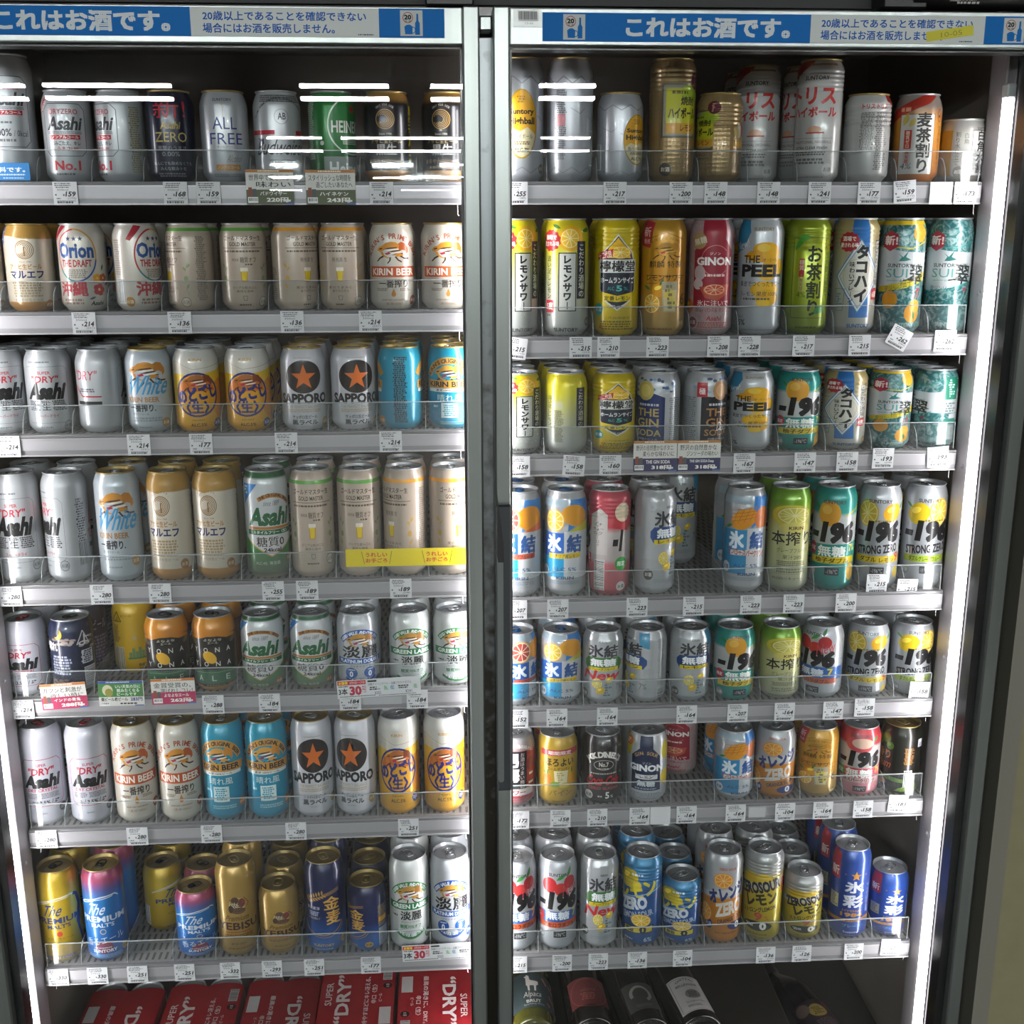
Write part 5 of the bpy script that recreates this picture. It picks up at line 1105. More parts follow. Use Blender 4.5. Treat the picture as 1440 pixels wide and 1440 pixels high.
# side posts and light tubes
led = emat('#fffafa', LED_POWER, 'light_tube_glow')
led2 = emat('#fffafa', LED_POWER * .8, 'post_tube_glow')
cap = pmat('#d8dcdc', .4)
for s, x0, x1 in (('l', -.698, -.672), ('r', .787, .803)):
    b = MB(); b.box(x0, x1, 1.6405, 1.6868 if s == 'l' else 1.6915, .098, 1.90, alu_w, .002)
    xi = x1 if s == 'l' else x0
    for z in (.62, .93, 1.24, 1.50):
        b.lathe([(0, -.003), (.003, -.0022), (.0045, 0)] if s == 'r' else [(.0045, 0), (.003, .0022), (0, .003)], pmat('#9a9a9e', .3, .8), 12, (xi, 1.660, z), True, 'x')
    b.build('side_post', cab)
    d = 1 if s == 'l' else -1
    xs = (-.712, -.703) if s == 'l' else (.803, .812)
    b = MB(); b.box(xs[0], xs[1], 1.675, 1.705, .098, 1.90, pmat('#6b696b', .45, .4))
    for k in range(60):
        z = .13 + k * .029
        xf = xs[1] if s == 'l' else xs[0]
        b.box(xf - .0006, xf + .0006, 1.684, 1.690, z, z + .014, dkg)
    b.build('shelf_standard', cab)
for x0, x1, top in ((-.6915, -.6725, 1.7856), (.7822, .7925, 1.7856)):
    b = MB(); b.box(x0, x1, 1.622, 1.636, .12, top - .02, led); tube = b.build('light_tube', cab)
    b = MB(); b.box(x0 - .0012, x1 + .0012, 1.620, 1.6395, top - .0195, top, cap, .002); b.build('tube_cap', cab)
for x0, x1 in ((.040, .0468), (.0762, .083)):
    b = MB(); b.box(x0, x1, 1.6605, 1.672, .12, 1.766, led2); b.build('light_tube', cab)

# ---------------------------------------------------------------- shelves
def slot_mat():
    m, nt, p = newmat('slotted_shelf_tray')
    tc = nt.nodes.new('ShaderNodeTexCoord'); mp = nt.nodes.new('ShaderNodeMapping'); mp.inputs['Rotation'].default_value = (0, 0, R_(0)); mp.inputs['Scale'].default_value = (1, 1, 1)
    br = nt.nodes.new('ShaderNodeTexBrick'); br.offset = .5
    br.inputs['Color1'].default_value = lin('#4a4747'); br.inputs['Color2'].default_value = lin('#545151'); br.inputs['Mortar'].default_value = lin('#949191')
    br.inputs['Scale'].default_value = 1.0; br.inputs['Mortar Size'].default_value = .0034; br.inputs['Brick Width'].default_value = .0105; br.inputs['Row Height'].default_value = .026
    br.inputs['Mortar Smooth'].default_value = .1
    nt.links.new(tc.outputs['Object'], mp.inputs[0]); nt.links.new(mp.outputs[0], br.inputs[0])
    nt.links.new(br.outputs[0], p.inputs['Base Color']); p.inputs['Roughness'].default_value = .5
    return m
tray_m = slot_mat()
tray_s = pmat('#8d8a8a', .5)
rail_a = pmat('#a9a6aa', .35, .25)
rail_b = pmat('#8f8d90', .4, .25)
rail_c = pmat('#b8b5b9', .3, .3)
lip_m = clear('rail_lip', '#dcdce0', .06, .1, .55, '#98979a')
guard_m = clear('clear_acrylic', '#fcfdfd', .03, .03, .022, '#c8cacc')
guard_e = clear('acrylic_edge', '#e8ecec', .08, .1, .40, '#d9dcde')
div_m = clear('divider_plastic', '#fafbfb', .04, .05, .12, '#c9c9cc')
chrome = pmat('#c8c8cc', .18, 1.0)

CANS = {
 'L1': [('dryzero5', -597, 11, 168), ('dryzero', -520, 7, 122), ('dryzero', -448, -45, 122), ('navyzero', -378, 9, 122), ('allfree', -303, 7, 122), ('bud', -229, 18, 122), ('greenlager', -152, 62, 122), ('blackdraft', -74, -3, 122), ('blackdraft', 8, -10, 122)],
 'L2': [('maruefu', -664, 21, 122), ('maruefu', -591, 8, 122), ('orion', -516, -1, 122), ('orion', -439, 59, 122), ('gmg', -364, -52, 122), ('gmg', -287, 9, 122), ('gmo', -213, 39, 122), ('gmo', -145, -2, 122), ('kirin', -72, 4, 122), ('kirin', 3, 11, 122)],
 'L3': [('superdry', -648, 24, 122), ('superdry', -581, 6, 122), ('superdry', -507, 121, 122), ('white', -436, 9, 122), ('nodogoshi', -366, 10, 122), ('nodogoshi', -291, 4, 122), ('star', -209, 7, 122), ('star', -135, 14, 122), ('harekaze', -65, 180, 122), ('harekaze', 10, -4, 122)],
 'L4': [('superdry', -647, 4, 168), ('superdry', -575, -50, 168), ('white', -497, 9, 168), ('maruefu', -420, -9, 168), ('maruefu', -351, -8, 168), ('style', -274, 17, 168), ('gmg', -205, 5, 168), ('gmg', -133, 3, 168), ('gmo', -63, -38, 168), ('gmo', 8, 21, 168)],
 'L5': [('crystal', -658, -2, 122), ('navycraft', -586, -5, 122), None, ('yona', -440, 10, 122), ('yona', -367, 7, 122), ('style', -292, -2, 122), ('style', -215, 1, 122), ('plat', -142, 9, 122), ('greenl', -60, 6, 122), ('greenl', 10, 8, 122)],
 'L6': [('crystal', -652, 15, 168), ('crystal', -579, 17, 168), ('kirin', -507, 14, 168), ('kirin', -436, 12, 168), ('harekaze', -365, -2, 168), ('harekaze', -296, 8, 168), ('star', -223, 10, 168), ('star', -153, -10, 168), ('nodogoshi', -83, -2, 168), ('nodogoshi', -9, 0, 168)],
 'L7': [('premgold', -650, 13, 168), ('premblue', -576, 6, 168), None, ('premblue', -427, 18, 122), ('ebi', -360, 10, 168), ('ebi', -290, 13, 122), ('kinmugi', -213, -3, 168), ('kinmugi', -143, -60, 122), ('greenl', -72, 4, 168), ('plat', -3, 4, 168)],
 'R1': [('kaku', 116, 0, 168), ('kaku', 187, 180, 168), ('kaku', 260, 40, 122), ('shochu', 335, 7, 168), ('shochu', 405, -80, 122), None, ('toris', 550, -33, 168), ('toris', 623, 180, 122), ('mugicha', 698, -18, 122), ('shirokaku', 768, 3, 88)],
 'R2': [('lsour', 109, 13, 168), ('lsour', 184, -7, 168), ('lemondo', 259, -5, 168), ('tokusei', 329, -5, 168), ('ginon', 401, -5, 168), ('peel', 475, -11, 168), ('ocha', 546, -9, 168), ('tako', 619, -6, 168), ('suiyuzu', 690, -14, 168), ('sui', 764, -22, 168)],
 'R3': [('lsour', 114, 8, 122), ('lsour', 185, 180, 122), ('lemondo', 259, 3, 122), ('ginnavy', 327, -39, 122), ('gindark', 400, 24, 122), ('peel', 472, -11, 122), ('m196yuzu', 545, -10, 122), ('tako', 618, -20, 122), ('suiyuzu', 689, -10, 122), ('sui', 761, -100, 122)],
 'R4': [('hyog', 115, -8, 168), ('hyol', 187, -10, 168), ('m196peach', 256, 180, 168), ('mutol', 328, 30, 168), None, ('mango', 471, -7, 168), ('hon', 542, -9, 168), ('m196yuzu', 615, -23, 168), ('szl', 687, -22, 168), ('szg', 761, -12, 168)],
 'R5': [('hyog', 109, 35, 122), ('hyol', 181, -2, 122), ('mutog', 249, -9, 122), ('mutol', 320, -70, 122), ('mutol', 391, 2, 122), ('m196yuzu', 464, 1, 122), ('hon', 540, 1, 122), ('m196cherry', 610, -47, 122), ('szl', 685, -24, 122), ('szg', 759, -5, 122)],
 'R6': [('otoko', 107, 1, 122), ('horo', 177, 2, 122), ('jack', 251, -2, 122), ('ginonl', 326, -12, 122), None, ('mango', 472, 3, 122), ('orangez', 542, -11, 122), ('tokusei', 614, -19, 122), ('m196momo', 685, -19, 122), ('choya', 756, -72, 122)],
 'R7': [('m196cherry', 110, 1, 168), ('m196cherry', 179, -2, 168), ('mutog', 250, 5, 168), ('lemonz', 325, -30, 168), ('lemonz', 393, -25, 122), ('orangez', 464, 1, 168), ('zeros', 534, -28, 168), ('zeros', 605, -5, 122), ('hyosai', 686, -9, 168), ('hyosai', 755, -2, 122)],
}
for _row, _l in CANS.items():          # keep neighbouring lanes at least a can's width apart
    for _ in range(40):
        for _i in range(len(_l) - 1):
            if _l[_i] and _l[_i + 1] and _l[_i + 1][1] - _l[_i][1] < 68.2:
                g_ = (68.3 - (_l[_i + 1][1] - _l[_i][1])) / 2
                _l[_i] = (_l[_i][0], _l[_i][1] - g_) + _l[_i][2:]; _l[_i + 1] = (_l[_i + 1][0], _l[_i + 1][1] + g_) + _l[_i + 1][2:]
EMPTY = {'L5': -513, 'L7': -500, 'R1': 478, 'R4': 398, 'R6': 398}
ORDS = {1: 'top', 2: 'second', 3: 'third', 4: 'fourth', 5: 'fifth', 6: 'sixth', 7: 'seventh'}
SIDE = {'L': 'left', 'R': 'right'}

def build_shelf(row):
    side, n = row[0], int(row[1]); z = ZS[row]
    x0, x1 = (-.671, .036) if side == 'L' else (.0875, .786)
    r0, r1 = (-.670, .036) if side == 'L' else (.0875, .784)
    t = thing('cooler_shelf', f"slotted wire-grey shelf with price rail, {ORDS[n]} from top in the {SIDE[side]} cooler", 'shelf', (0, 0, z), 0, 'shelves of the coolers')
    b = MB(); b.box(x0, x1, 1.6840, 2.225, -.010, 0, tray_s); b.mi[5] = b.m(tray_m); b.build('tray', t)
    b = MB()
    b.box(r0, r1, YR, YR + .004, -.0225, -.006, rail_a); b.box(r0, r1, YR + .0015, YR + .004, -.029, -.0225, rail_b)
    b.box(r0, r1, YR - .0015, YR + .004, -.031, -.029, rail_c); b.box(r0, r1, YR - .001, YR + .004, -.0062, -.0046, rail_c); b.build('price_rail', t)
    b = MB(); b.box(r0, r1, YR - .001, 1.6866, -.0044, .0004, lip_m, .0008); b.build('rail_lip', t)
    b = MB(); g0, g1 = 1.6838, 1.6858
    b.box(r0 + .004, r1 - .004, g0, g1, .0006, .0420, guard_m); b.box(r0 + .004, r1 - .004, g0, g1, .0420, .0432, guard_e)
    b.box(r1 - .004, r1 - .003, g0, g1, .0006, .0432, guard_e); b.box(r0 + .003, r0 + .004, g0, g1, .0006, .0432, guard_e); b.build('front_guard', t)
    xs = []
    row_c = list(CANS[row])
    cx = [c[1] if c else EMPTY[row] for c in row_c]
    for a, c in zip(cx, cx[1:]):
        xs.append((a + c) / 2000)
    for x in xs:
        pts = [(1.6870, .001), (2.18, .001), (2.18, .036), (1.715, .036), (1.705, .034), (1.697, .028), (1.691, .018)]
        b = MB(); w = .0005
        vs = [(x - w, y, q) for y, q in pts] + [(x + w, y, q) for y, q in pts]; m = len(pts)
        fs = [tuple(range(m)), tuple(range(2 * m - 1, m - 1, -1))] + [(i + m, (i + 1) % m + m, (i + 1) % m, i) for i in range(m)]
        b.mesh(vs, fs[:2], div_m); b.mesh(vs, fs[2:], guard_e); b.build('lane_divider', t)
    b = MB(); xe = r1 - .004 if side == 'R' else r1 - .012
    b.tube([(xe - .026, 1.690, -.016), (xe - .002, 1.690, -.016), (xe, 1.690, -.0175), (xe, 1.690, -.044), (xe + .002, 1.690, -.046)], .0009, chrome, 6); b.build('wire_bracket', t)
    if side == 'L':
        xe = r0 + .012; b = MB()
        b.tube([(xe + .026, 1.690, -.016), (xe + .002, 1.690, -.016), (xe, 1.690, -.0175), (xe, 1.690, -.044), (xe - .002, 1.690, -.046)], .0009, chrome, 6); b.build('wire_bracket', t)
for r in ZS:
    build_shelf(r)

# ---------------------------------------------------------------- cans
LIDC = {'s': pmat('#b4b6ba', .34, .6), 'g': pmat('#a8915a', .34, .6), 'w': pmat('#c4c6c8', .34, .6)}
TABC = {'s': pmat('#c4c6ca', .26, .8), 'g': pmat('#c2ab6e', .28, .8), 'r': pmat('#a81f2c', .3, .7), 'b': pmat('#1f5f9c', .3, .7), 'k': pmat('#2c2826', .3, .8)}
LIDM, TABM, BODY = {}, {}, {}
def lid_mesh(k):
    if k not in LIDM:
        b = MB()
        b.lathe([(27.2 / 1e3, -.0026), (.0283, -.0021), (.0289, -.0010), (.0287, -.0002), (.0280, .0001), (.0273, -.0004), (.0268, -.0016), (.0263, -.0056), (.0257, -.0064), (.0250, -.0062), (.0246, -.0050), (.0238, -.0045), (0, -.0043)], LIDC[k], 40)
        # score line of the opening and the thumb dimple
        q = [(.0085 * math.cos(2 * math.pi * i / 18), -.012 + .0095 * math.sin(2 * math.pi * i / 18), -.00405) for i in range(18)] + [(.0085 * math.cos(0), -.012, -.00405)]
        b.tube(q, .00035, pmat('#77787c', .35, 1.0), 5)
        q = [(.013 * math.cos(R_(200 + 140 * i / 14 + 180)), .004 + .012 * math.sin(R_(200 + 140 * i / 14 + 180)), -.00405) for i in range(15)]
        b.tube(q, .0003, pmat('#8a8b8f', .35, 1.0), 5)
        LIDM[k] = b.data('lid_' + k)
    return LIDM[k]
def tab_mesh(k):
    if k not in TABM:
        b = MB(); m = TABC[k]
        q = []
        for i in range(25):
            a = 2 * math.pi * i / 24; x, y = math.cos(a), math.sin(a)
            q.append((math.copysign(abs(x) ** .6, x) * .0066, .0005 + math.copysign(abs(y) ** .7, y) * .0108, -.0026))
        b.tube(q, .0011, m, 7)
        pl = [(-.0060, -.0090), (.0060, -.0090), (.0066, -.003), (.0062, .0012), (-.0062, .0012), (-.0066, -.003)]; n = len(pl)
        vs = [(x, y, -.0033) for x, y in pl] + [(x, y, -.0022) for x, y in pl]
        b.mesh(vs, [tuple(range(n))[::-1], tuple(range(n, 2 * n))] + [(i, (i + 1) % n, (i + 1) % n + n, i + n) for i in range(n)], m)
        b.lathe([(.0024, -.0022), (.0022, -.0014), (.0, -.0012)], m, 12, (0, -.0035, 0))
        TABM[k] = b.data('tab_' + k)
    return TABM[k]
def body_mesh(k, H):
    if (k, H) not in BODY:
        d = DES[k]; a = Art(); d['fn'](a)
        vm = None
        if H != d['H']:
            vm = (lambda v: v * 1.2 + 14) if H == 168 else (lambda v: v * .735)
        base = basemat(k, d['stops'], d['metal'], d['rough'], d['coat'], d['bump'], H / 1000, d['marble'])
        BODY[k, H] = can_mesh(k + '_can_body', a, H, base, d['ribs'], vm)
    return BODY[k, H]
rnd = random.Random(11)
PROTO = {}
def put_can(k, H, x, y, z, rot, label, group):
    d = DES[k]
    root = bpy.data.objects.new('drink_can', None); root.empty_display_size = .02
    root.location = (x, y, z); root.rotation_euler = (0, 0, R_(rot)); COL.objects.link(root)
    root['label'] = label; root['category'] = 'can'; root['group'] = group
    p = PROTO.get((k, H))
    if p is None:
        p = []
        for nm, me, zz in (('can_body', body_mesh(k, H), 0), ('lid', lid_mesh(d['lid']), H / 1000), ('pull_tab', tab_mesh(d['tab']), H / 1000)):
            o = bpy.data.objects.new(nm, me); COL.objects.link(o); o.parent = root; o.location = (0, 0, zz); p.append(o)
            if nm == 'pull_tab' and d['tab'] in 'rbk':
                o['label'] = {'r': 'red ring-pull tab', 'b': 'blue ring-pull tab', 'k': 'dark ring-pull tab'}[d['tab']]
        PROTO[k, H] = p
        parts = p
    else:
        parts = []
        for q in p:
            o = q.copy(); COL.objects.link(o); o.parent = root; parts.append(o)
    a = rnd.uniform(-70, 70)
    parts[1].rotation_euler = (0, 0, R_(a - rot)); parts[2].rotation_euler = (0, 0, R_(a - rot))
    return root
RANKS = {'L1': 0, 'R1': 0, 'L2': 1, 'R2': 1, 'L3': 2, 'R3': 2, 'L4': 1, 'R4': 1, 'L5': 1, 'R5': 1, 'L6': 1, 'R6': 1, 'L7': 1, 'R7': 2}
OVER = {('L5', 2): [('yellowcraft', 122, 1.803, 8), ('yellowcraft', 122, 1.871, 0)], ('L7', 2): [('premgold', 122, 1.800, 58), ('premgold', 122, 1.872, 20)],
        ('R1', 5): [('toris', 168, 1.790, -25), ('toris', 168, 1.862, -60)], ('R4', 4): [('mutol', 168, 1.880, -2), ('mutol', 168, 1.948, 20)], ('R6', 4): [('ginon', 122, 1.812, -30), ('ginon', 122, 1.882, 10)],
        ('L5', 1): [('purplecraft', 122, 1.789, 60)], ('L7', 5): [('ebi', 122, 1.790, 30), ('ebi', 122, 1.858, 0)], ('L7', 7): [('kinmugi', 122, 1.790, 20), ('kinmugi', 122, 1.858, 0)], ('R7', 9): [],
        ('R7', 4): [('lemonz', 122, 1.790, 20), ('lemonz', 122, 1.858, 0)], ('R7', 7): [('zeros', 122, 1.790, 20), ('zeros', 122, 1.858, 0)], ('R1', 6): [('toris', 168, 1.79, -70)]}
def short(k):
    w = DES[k]['desc'].replace(',', '').split()
    return ' '.join(w[:w.index('can') + 1])
for row, lanes in CANS.items():
    side, n = SIDE[row[0]], int(row[1]); z = ZS[row] + .0006
    front = [c for c in lanes if c]
    cnt = {}
    for c in front:
        cnt[c[0]] = cnt.get(c[0], 0) + 1
    grp = f'cans on the {ORDS[n]} shelf of the {side} cooler'
    for i, c in enumerate(lanes):
        place = f"{side} cooler's {ORDS[n]} shelf"
        x = (c[1] if c else EMPTY[row]) / 1000
        if c:
            ds = DES[c[0]]['desc']
            lab = f'{ds} on the {place}' if cnt[c[0]] == 1 else f'{ds}, {ORD[i]} from left on {place}'
            put_can(c[0], c[3], x, YC, z, c[2], lab, grp)
        back = OVER.get((row, i))
        if back is None:
            back = [(c[0], c[3], YC + .0685 * (k + 1), rnd.choice((-40, -15, 0, 12, 25, 150, 170))) for k in range(RANKS[row])] if c else []
        for k, (kk, hh, yy, rr) in enumerate(back):
            w = ('nearest ' if k == 0 else 'farther ') if len(back) > 1 else ''
            if c:
                lab = f'{w}{short(kk)} behind the {ORD[i]} front can, {place}'
            else:
                lab = f'{w}{short(kk)} set back in the empty lane, {place}'
            put_can(kk, hh, x + rnd.uniform(-.0002, .0002), yy, z, rr, lab, grp)

# ---------------------------------------------------------------- price tags and shelf cards
paper = lambda c: pmat(c, .55)
TAGM = {}
TAX = {159: 172, 168: 181, 214: 231, 136: 150, 177: 195, 280: 302, 255: 280, 189: 208, 288: 311, 184: 202, 251: 276, 330: 356, 332: 358, 293: 322}
def tag_mesh(p, var):
    k = (p, var)
    if k not in TAGM:
        b = MB(); b.box(-.0165, .0165, -.0004, .0004, -.0155, .0155, paper('#d3d3d6'))
        a = Art(.012); a.rnd = random.Random(p * 7 + var)
        if p:
            a.F(-14, 7, 9 - var * 3, 14.5, 3, '#3a3a3e', .5); a.T('350ml' if var % 2 == 0 else '500ml', -11, 3.4, 4, 6, '#3a3a3e')
            a.R(-14, -3, -12, -1, '#222226'); a.T('¥', -3.5, -3.8, -.9, -.6, '#222226', b=.03); a.T(str(p), -.4, -4.4, 14.8, 2.6, '#141417', b=.035, sh=.2)
            a.F(-13, -8, -5, -6, 1, '#3a3a3e'); a.T('(' + str(TAX.get(p, int(p * 1.08))) + ')', 3, -8.6, 14, -5.2, '#3a3a3e')
            a.F(-13, -13.6, 14, -11.2, 1, '#3a3a3e', .9); a.F(-13, -11, 14, -9.4, 1, '#55555a', .6)
        a.flat(b, lambda x, y, o: (x / 1000, -.0004 - o / 1000, y / 1000), paper)
        TAGM[k] = b.data('price_tag')
    return TAGM[k]
TAGS = {
 'L1': [(-514, 159), (-365, 168), (-320, 159), (-82, 214)], 'L2': [(-505, 214), (-372, 136), (-214, 136), (-103, 214)],
 'L3': [(-628, 214), (-443, 214), (-354, 177), (-231, 214), (-79, 214)], 'L4': [(-649, 280), (-516, 280), (-430, 280), (-262, 255), (-211, 189), (-70, 189)],
 'L5': [(-650, 214), (-363, 288), (-277, 184), (-153, 184), (-49, 184)], 'L6': [(-637, 280), (-496, 280), (-380, 280), (-247, 280), (-68, 251)],
 'L7': [(-643, 330), (-580, 330), (-516, 251), (-440, 251), (-366, 332), (-298, 293), (-229, 251), (-136, 177)],
 'R1': [(106, 255), (246, 217), (340, 200), (390, 148), (466, 148), (540, 241), (612, 177), (664, 159, 2, 5), (717, 0), (753, 173)],
 'R2': [(105, 215, 0, -8), (200, 215), (241, 210), (313, 223), (403, 208), (449, 228), (530, 217), (614, 215), (673, 262, 11, -27), (743, 262, 6, 0)],
 'R3': [(110, 158), (192, 158, 0, -4), (247, 160), (450, 167), (543, 147), (608, 158), (663, 193, 5, 0), (748, 193, 6, 4)],
 'R4': [(106, 207), (170, 207), (293, 223), (381, 215), (471, 223), (539, 223), (622, 200), (671, 215, 29, 0), (720, 215, 20, -3)],
 'R5': [(108, 152), (170, 164), (250, 164), (377, 164), (459, 207), (535, 164), (614, 147), (665, 158, 4, 0), (755, 158, 28, -3)],
 'R6': [(110, 172), (177, 158), (237, 210), (306, 164), (340, 0), (383, 164), (464, 164), (546, 104), (609, 164), (676, 158), (734, 183, 8, -4)],
 'R7': [(107, 215), (182, 200), (243, 223), (309, 136), (386, 104), (528, 136), (590, 126), (680, 200), (743, 207, 6, -2)]}
def card(name, label, cat, x, z, w, h, art, y=None, rot=0, group=None, bg='#d6d4cf', th=.0004):
    b = MB(); b.box(-w / 2, w / 2, -th, th, -h / 2, h / 2, paper(bg))
    art.flat(b, lambda u, v, o: (u / 1000 - w / 2, -th - o / 1000, v / 1000 - h / 2), paper)
    o = b.build(name); o.location = (x * 1.009, YR - .0030 if y is None else y, z); o.rotation_euler = (0, R_(rot), 0)
    tag(o, label, cat, group)
    return o
for row, l in TAGS.items():
    side, n = SIDE[row[0]], int(row[1])
    for i, q in enumerate(l):
        x, p = q[0] / 1000, q[1]; dz = q[2] / 1000 if len(q) > 2 else 0; rt = q[3] if len(q) > 3 else 0
        H5 = {'L4': 1, 'L6': 1, 'R2': 1, 'R4': 1}.get(row, 0)
        o = bpy.data.objects.new('price_tag', tag_mesh(p, H5 + 2 * (i % 2) * 0)); COL.objects.link(o)
        o.location = (x * 1.009, YR - .0022 if dz < .02 else 1.6829, ZS[row] - .0155 + dz)
        o.rotation_euler = (0, R_(-rt), 0)
        st = f'white price tag reading {p}' if p else 'blank white price tag'
        tag(o, f"{st}, {ORD[i]} tag from left on {side} cooler's {ORDS[n]} shelf", 'price tag', f'price tags on the {ORDS[n]} shelf of the {side} cooler')

def pop(title, l1, l2, name, price, band, strip, w=62, h=47):
    a = Art(.012)
    a.R(0, h - 4, w, h, strip); a.F(w * .25, h - 3.3, w * .75, h - .8, 1, '#efe6d0')
    a.T(l1, 4, h - 15, w - 6, h - 6.5, '#1c1a1a', b=.01); a.T(l2, 14, h - 24, w - 4, h - 16, '#1c1a1a', b=.01)
    a.R(0, 0, w, 20, band); a.R(2, 2, 16, 10, '#dcdcd8'); a.B(2.5, 2.5, 15.5, 9.5); a.R(3, 11, 8, 23, '#8a4a34'); a.R(8.5, 11, 14, 21, '#55565a')
    a.T(name, 19, 12, w - 10, 17.5, '#eeeae6', b=.02); a.T(price, w * .42, 3, w - 8, 9.5, '#f0ece6', b=.04); a.F(w - 16, 3, w - 3, 7, 1, '#e0dcd6'); a.R(w - 12, 0, w, 2.2, '#4a6aa8')
    return a
card('shelf_card', 'handwritten olive card reading 220 under the pale silver can, top shelf', 'shelf card', -.2355, 1.6500, .066, .047, pop('', '世界中で愛される', '味わい', 'バドワイザー', '220円', '#5c6248', '#b0763a', 66), None, 0, 'handwritten promotional cards')
card('shelf_card', 'handwritten olive card reading 243 under the green can, top shelf', 'shelf card', -.1520, 1.6495, .069, .047, pop('', 'スタイリッシュな時間を', '過ごしたいあなたへ', 'ハイネケン', '243円', '#5c6248', '#b0763a', 69), None, 0, 'handwritten promotional cards')
card('shelf_card', 'handwritten navy card reading 318 under the navy-panel can, right cooler', 'shelf card', .3140, 1.2592, .066, .047, pop('', '野沢の自然豊かなボタニ', '柔らかな味わいに', 'THE GIN SODA', '318円', '#34345c', '#b0763a', 66), None, 0, 'handwritten promotional cards')
card('shelf_card', 'handwritten navy card reading 318 under the black-panel can, right cooler', 'shelf card', .3803, 1.2590, .066, .047, pop('', '野沢の自然豊かな', 'ジンソーダの味わい', 'THE GIN SODA Deep', '318円', '#34345c', '#b0763a', 66), None, 0, 'handwritten promotional cards')
card('shelf_card', 'handwritten pink card reading 288 under the moon-patterned navy can', 'shelf card', -.5866, .8952, .069, .042, pop('', 'ガツンと刺激が', '欲しい時に', 'インドの青鬼', '288円', '#b02c58', '#c0702c', 69, 42), None, -3, 'handwritten promotional cards')
card('shelf_card', 'handwritten pink card reading 262 under the black moon-label cans', 'shelf card', -.4217, .8985, .067, .042, pop('', '金賞受賞の、', '選ばれしコレ！', 'よなよなエール', '262円', '#b02c58', '#c0702c', 67, 42), None, -1, 'handwritten promotional cards')
a = Art(.012); a.R(0, 37, 68, 41, '#2c4a94'); a.F(12, 38, 50, 40, 1, '#d9e0ee'); a.R(0, 15, 68, 37, '#3f7a3a'); a.E(14, 26, 8, 9, '#c9c4a0'); a.E(16, 22, 6, 7, '#8a8a3c'); a.T('いい天気の日に', 26, 29, 64, 35, '#d9e6d4', b=.02); a.T('飲みたくなる', 28, 22.5, 62, 28.5, '#d9e6d4', b=.02); a.T('ビールです', 28, 16.5, 58, 22, '#d9e6d4', b=.02)
a.T('僕ビール君ビール', 3, 8, 44, 14, '#26262a', b=.03); a.T('283円', 48, 7.5, 66, 14, '#26347a', b=.03); a.B(3, 1, 16, 6.5); a.F(30, 2, 64, 5.5, 1, '#3a3a40'); a.R(54, 0, 68, 1.5, '#4a6aa8')
card('shelf_card', 'green and white printed card reading 283 below the yellow can', 'shelf card', -.5004, .8972, .069, .041, a)
def deal():
    a = Art(.012); w, h = 130, 30
    a.R(1, h - 8, 45, h - 1, '#c02a34'); a.R(1, h - 8, 18, h - 1, '#c8342c'); a.T('お買得', 3, h - 7, 17, h - 2, '#f0e04a', b=.03); a.T('3月4日〜17日', 20, h - 6.5, 43, h - 2.5, '#f0e6e4', b=.01)
    a.F(2, h - 11.5, 20, h - 9, 1, '#222'); a.T('3本', 2, 6, 16, 17, '#1f1f22', b=.03); a.T('30', 19, 4.5, 38, 20, '#b82c44', b=.05); a.T('円引', 39, 8, 45, 20, '#b82c44', b=.02); a.F(2, 1.5, 60, 4, 1, '#77777a')
    a.R(48, h - 5, 62, h - 2, '#2a2a2c'); a.T('淡麗グリーンラベル・淡麗プラチナダブル', 48, h - 11, w - 14, h - 6.5, '#2a2a2c', b=.0); a.F(48, h - 19, 68, h - 12.5, 2, '#3a3a40'); a.F(94, h - 19, 116, h - 12.5, 2, '#3a3a40')
    for x, c in ((72, '#5a9a5a'), (82, '#4a7ab8'), (118, '#5a9a5a')): a.R(x, h - 20, x + 8, h - 12, '#c9d9d4'); a.F(x + .5, h - 19.5, x + 7.5, h - 12.5, 4, c)
    a.T('¥202', 58, 4, 68, 9, '#3a3a40'); a.T('¥241', 106, 4, 116, 9, '#3a3a40'); a.F(64, 1, 126, 3, 1, '#77777a')
    return a
card('promo_card', 'long white card with red 30 discount over the fifth shelf rail', 'shelf card', -.1078, .8968, .130, .030, deal(), YR - .0042, -2.5, 'discount cards', '#d9dadd')
card('promo_card', 'long white card with red 30 discount at the end of the seventh shelf', 'shelf card', -.0190, .4205, .130, .030, deal(), YR - .0042, -1.5, 'discount cards', '#d9dadd')
o = card('price_tag_blank', 'blank pale card slotted in the rail under the green-ribbon cans', 'price tag', -.103, ZS['L5'] - .017, .060, .012, Art(.012), YR - .0006, 0, None, '#b4b4b8'); o.name = 'blank_card'
a = Art(.012)
for x in (32, 124):
    a.T('うれしい', x - 2, 15, x + 31, 22, '#c8452c', b=.035); a.T('お手ごろ', x - 2, 6, x + 31, 13, '#c8452c', b=.035); a.line([(x - 8, 24), (x - 4, 4)], .7, '#2f2a12'); a.line([(x + 38, 24), (x + 34, 4)], .7, '#2f2a12')
card('promo_strip', 'yellow strip with red writing on the guard, fourth shelf', 'sign', -.0575, 1.1058, .190, .0275, a, 1.6832, 0, None, '#dcc814', .0003)
a = Art(.012); a.T('清涼飲料です。', 4, 11, 72, 18, '#e6ecf2', b=.02); a.F(3, 6.5, 74, 9, 1, '#c9dcec'); a.F(40, 2, 74, 4.5, 1, '#a9c6e0')
card('blue_sign', 'small blue sign with white writing at the top shelf end', 'sign', -.5995, 1.6705, .078, .0235, a, 1.6832, 0, None, '#2478b8', .0003)
card('blank_card', 'blank pale card near the right end of the sixth shelf rail', 'price tag', .500, ZS['R6'] - .0155, .028, .018, Art(.012), YR - .0006, 0, None, '#b8b6ba')

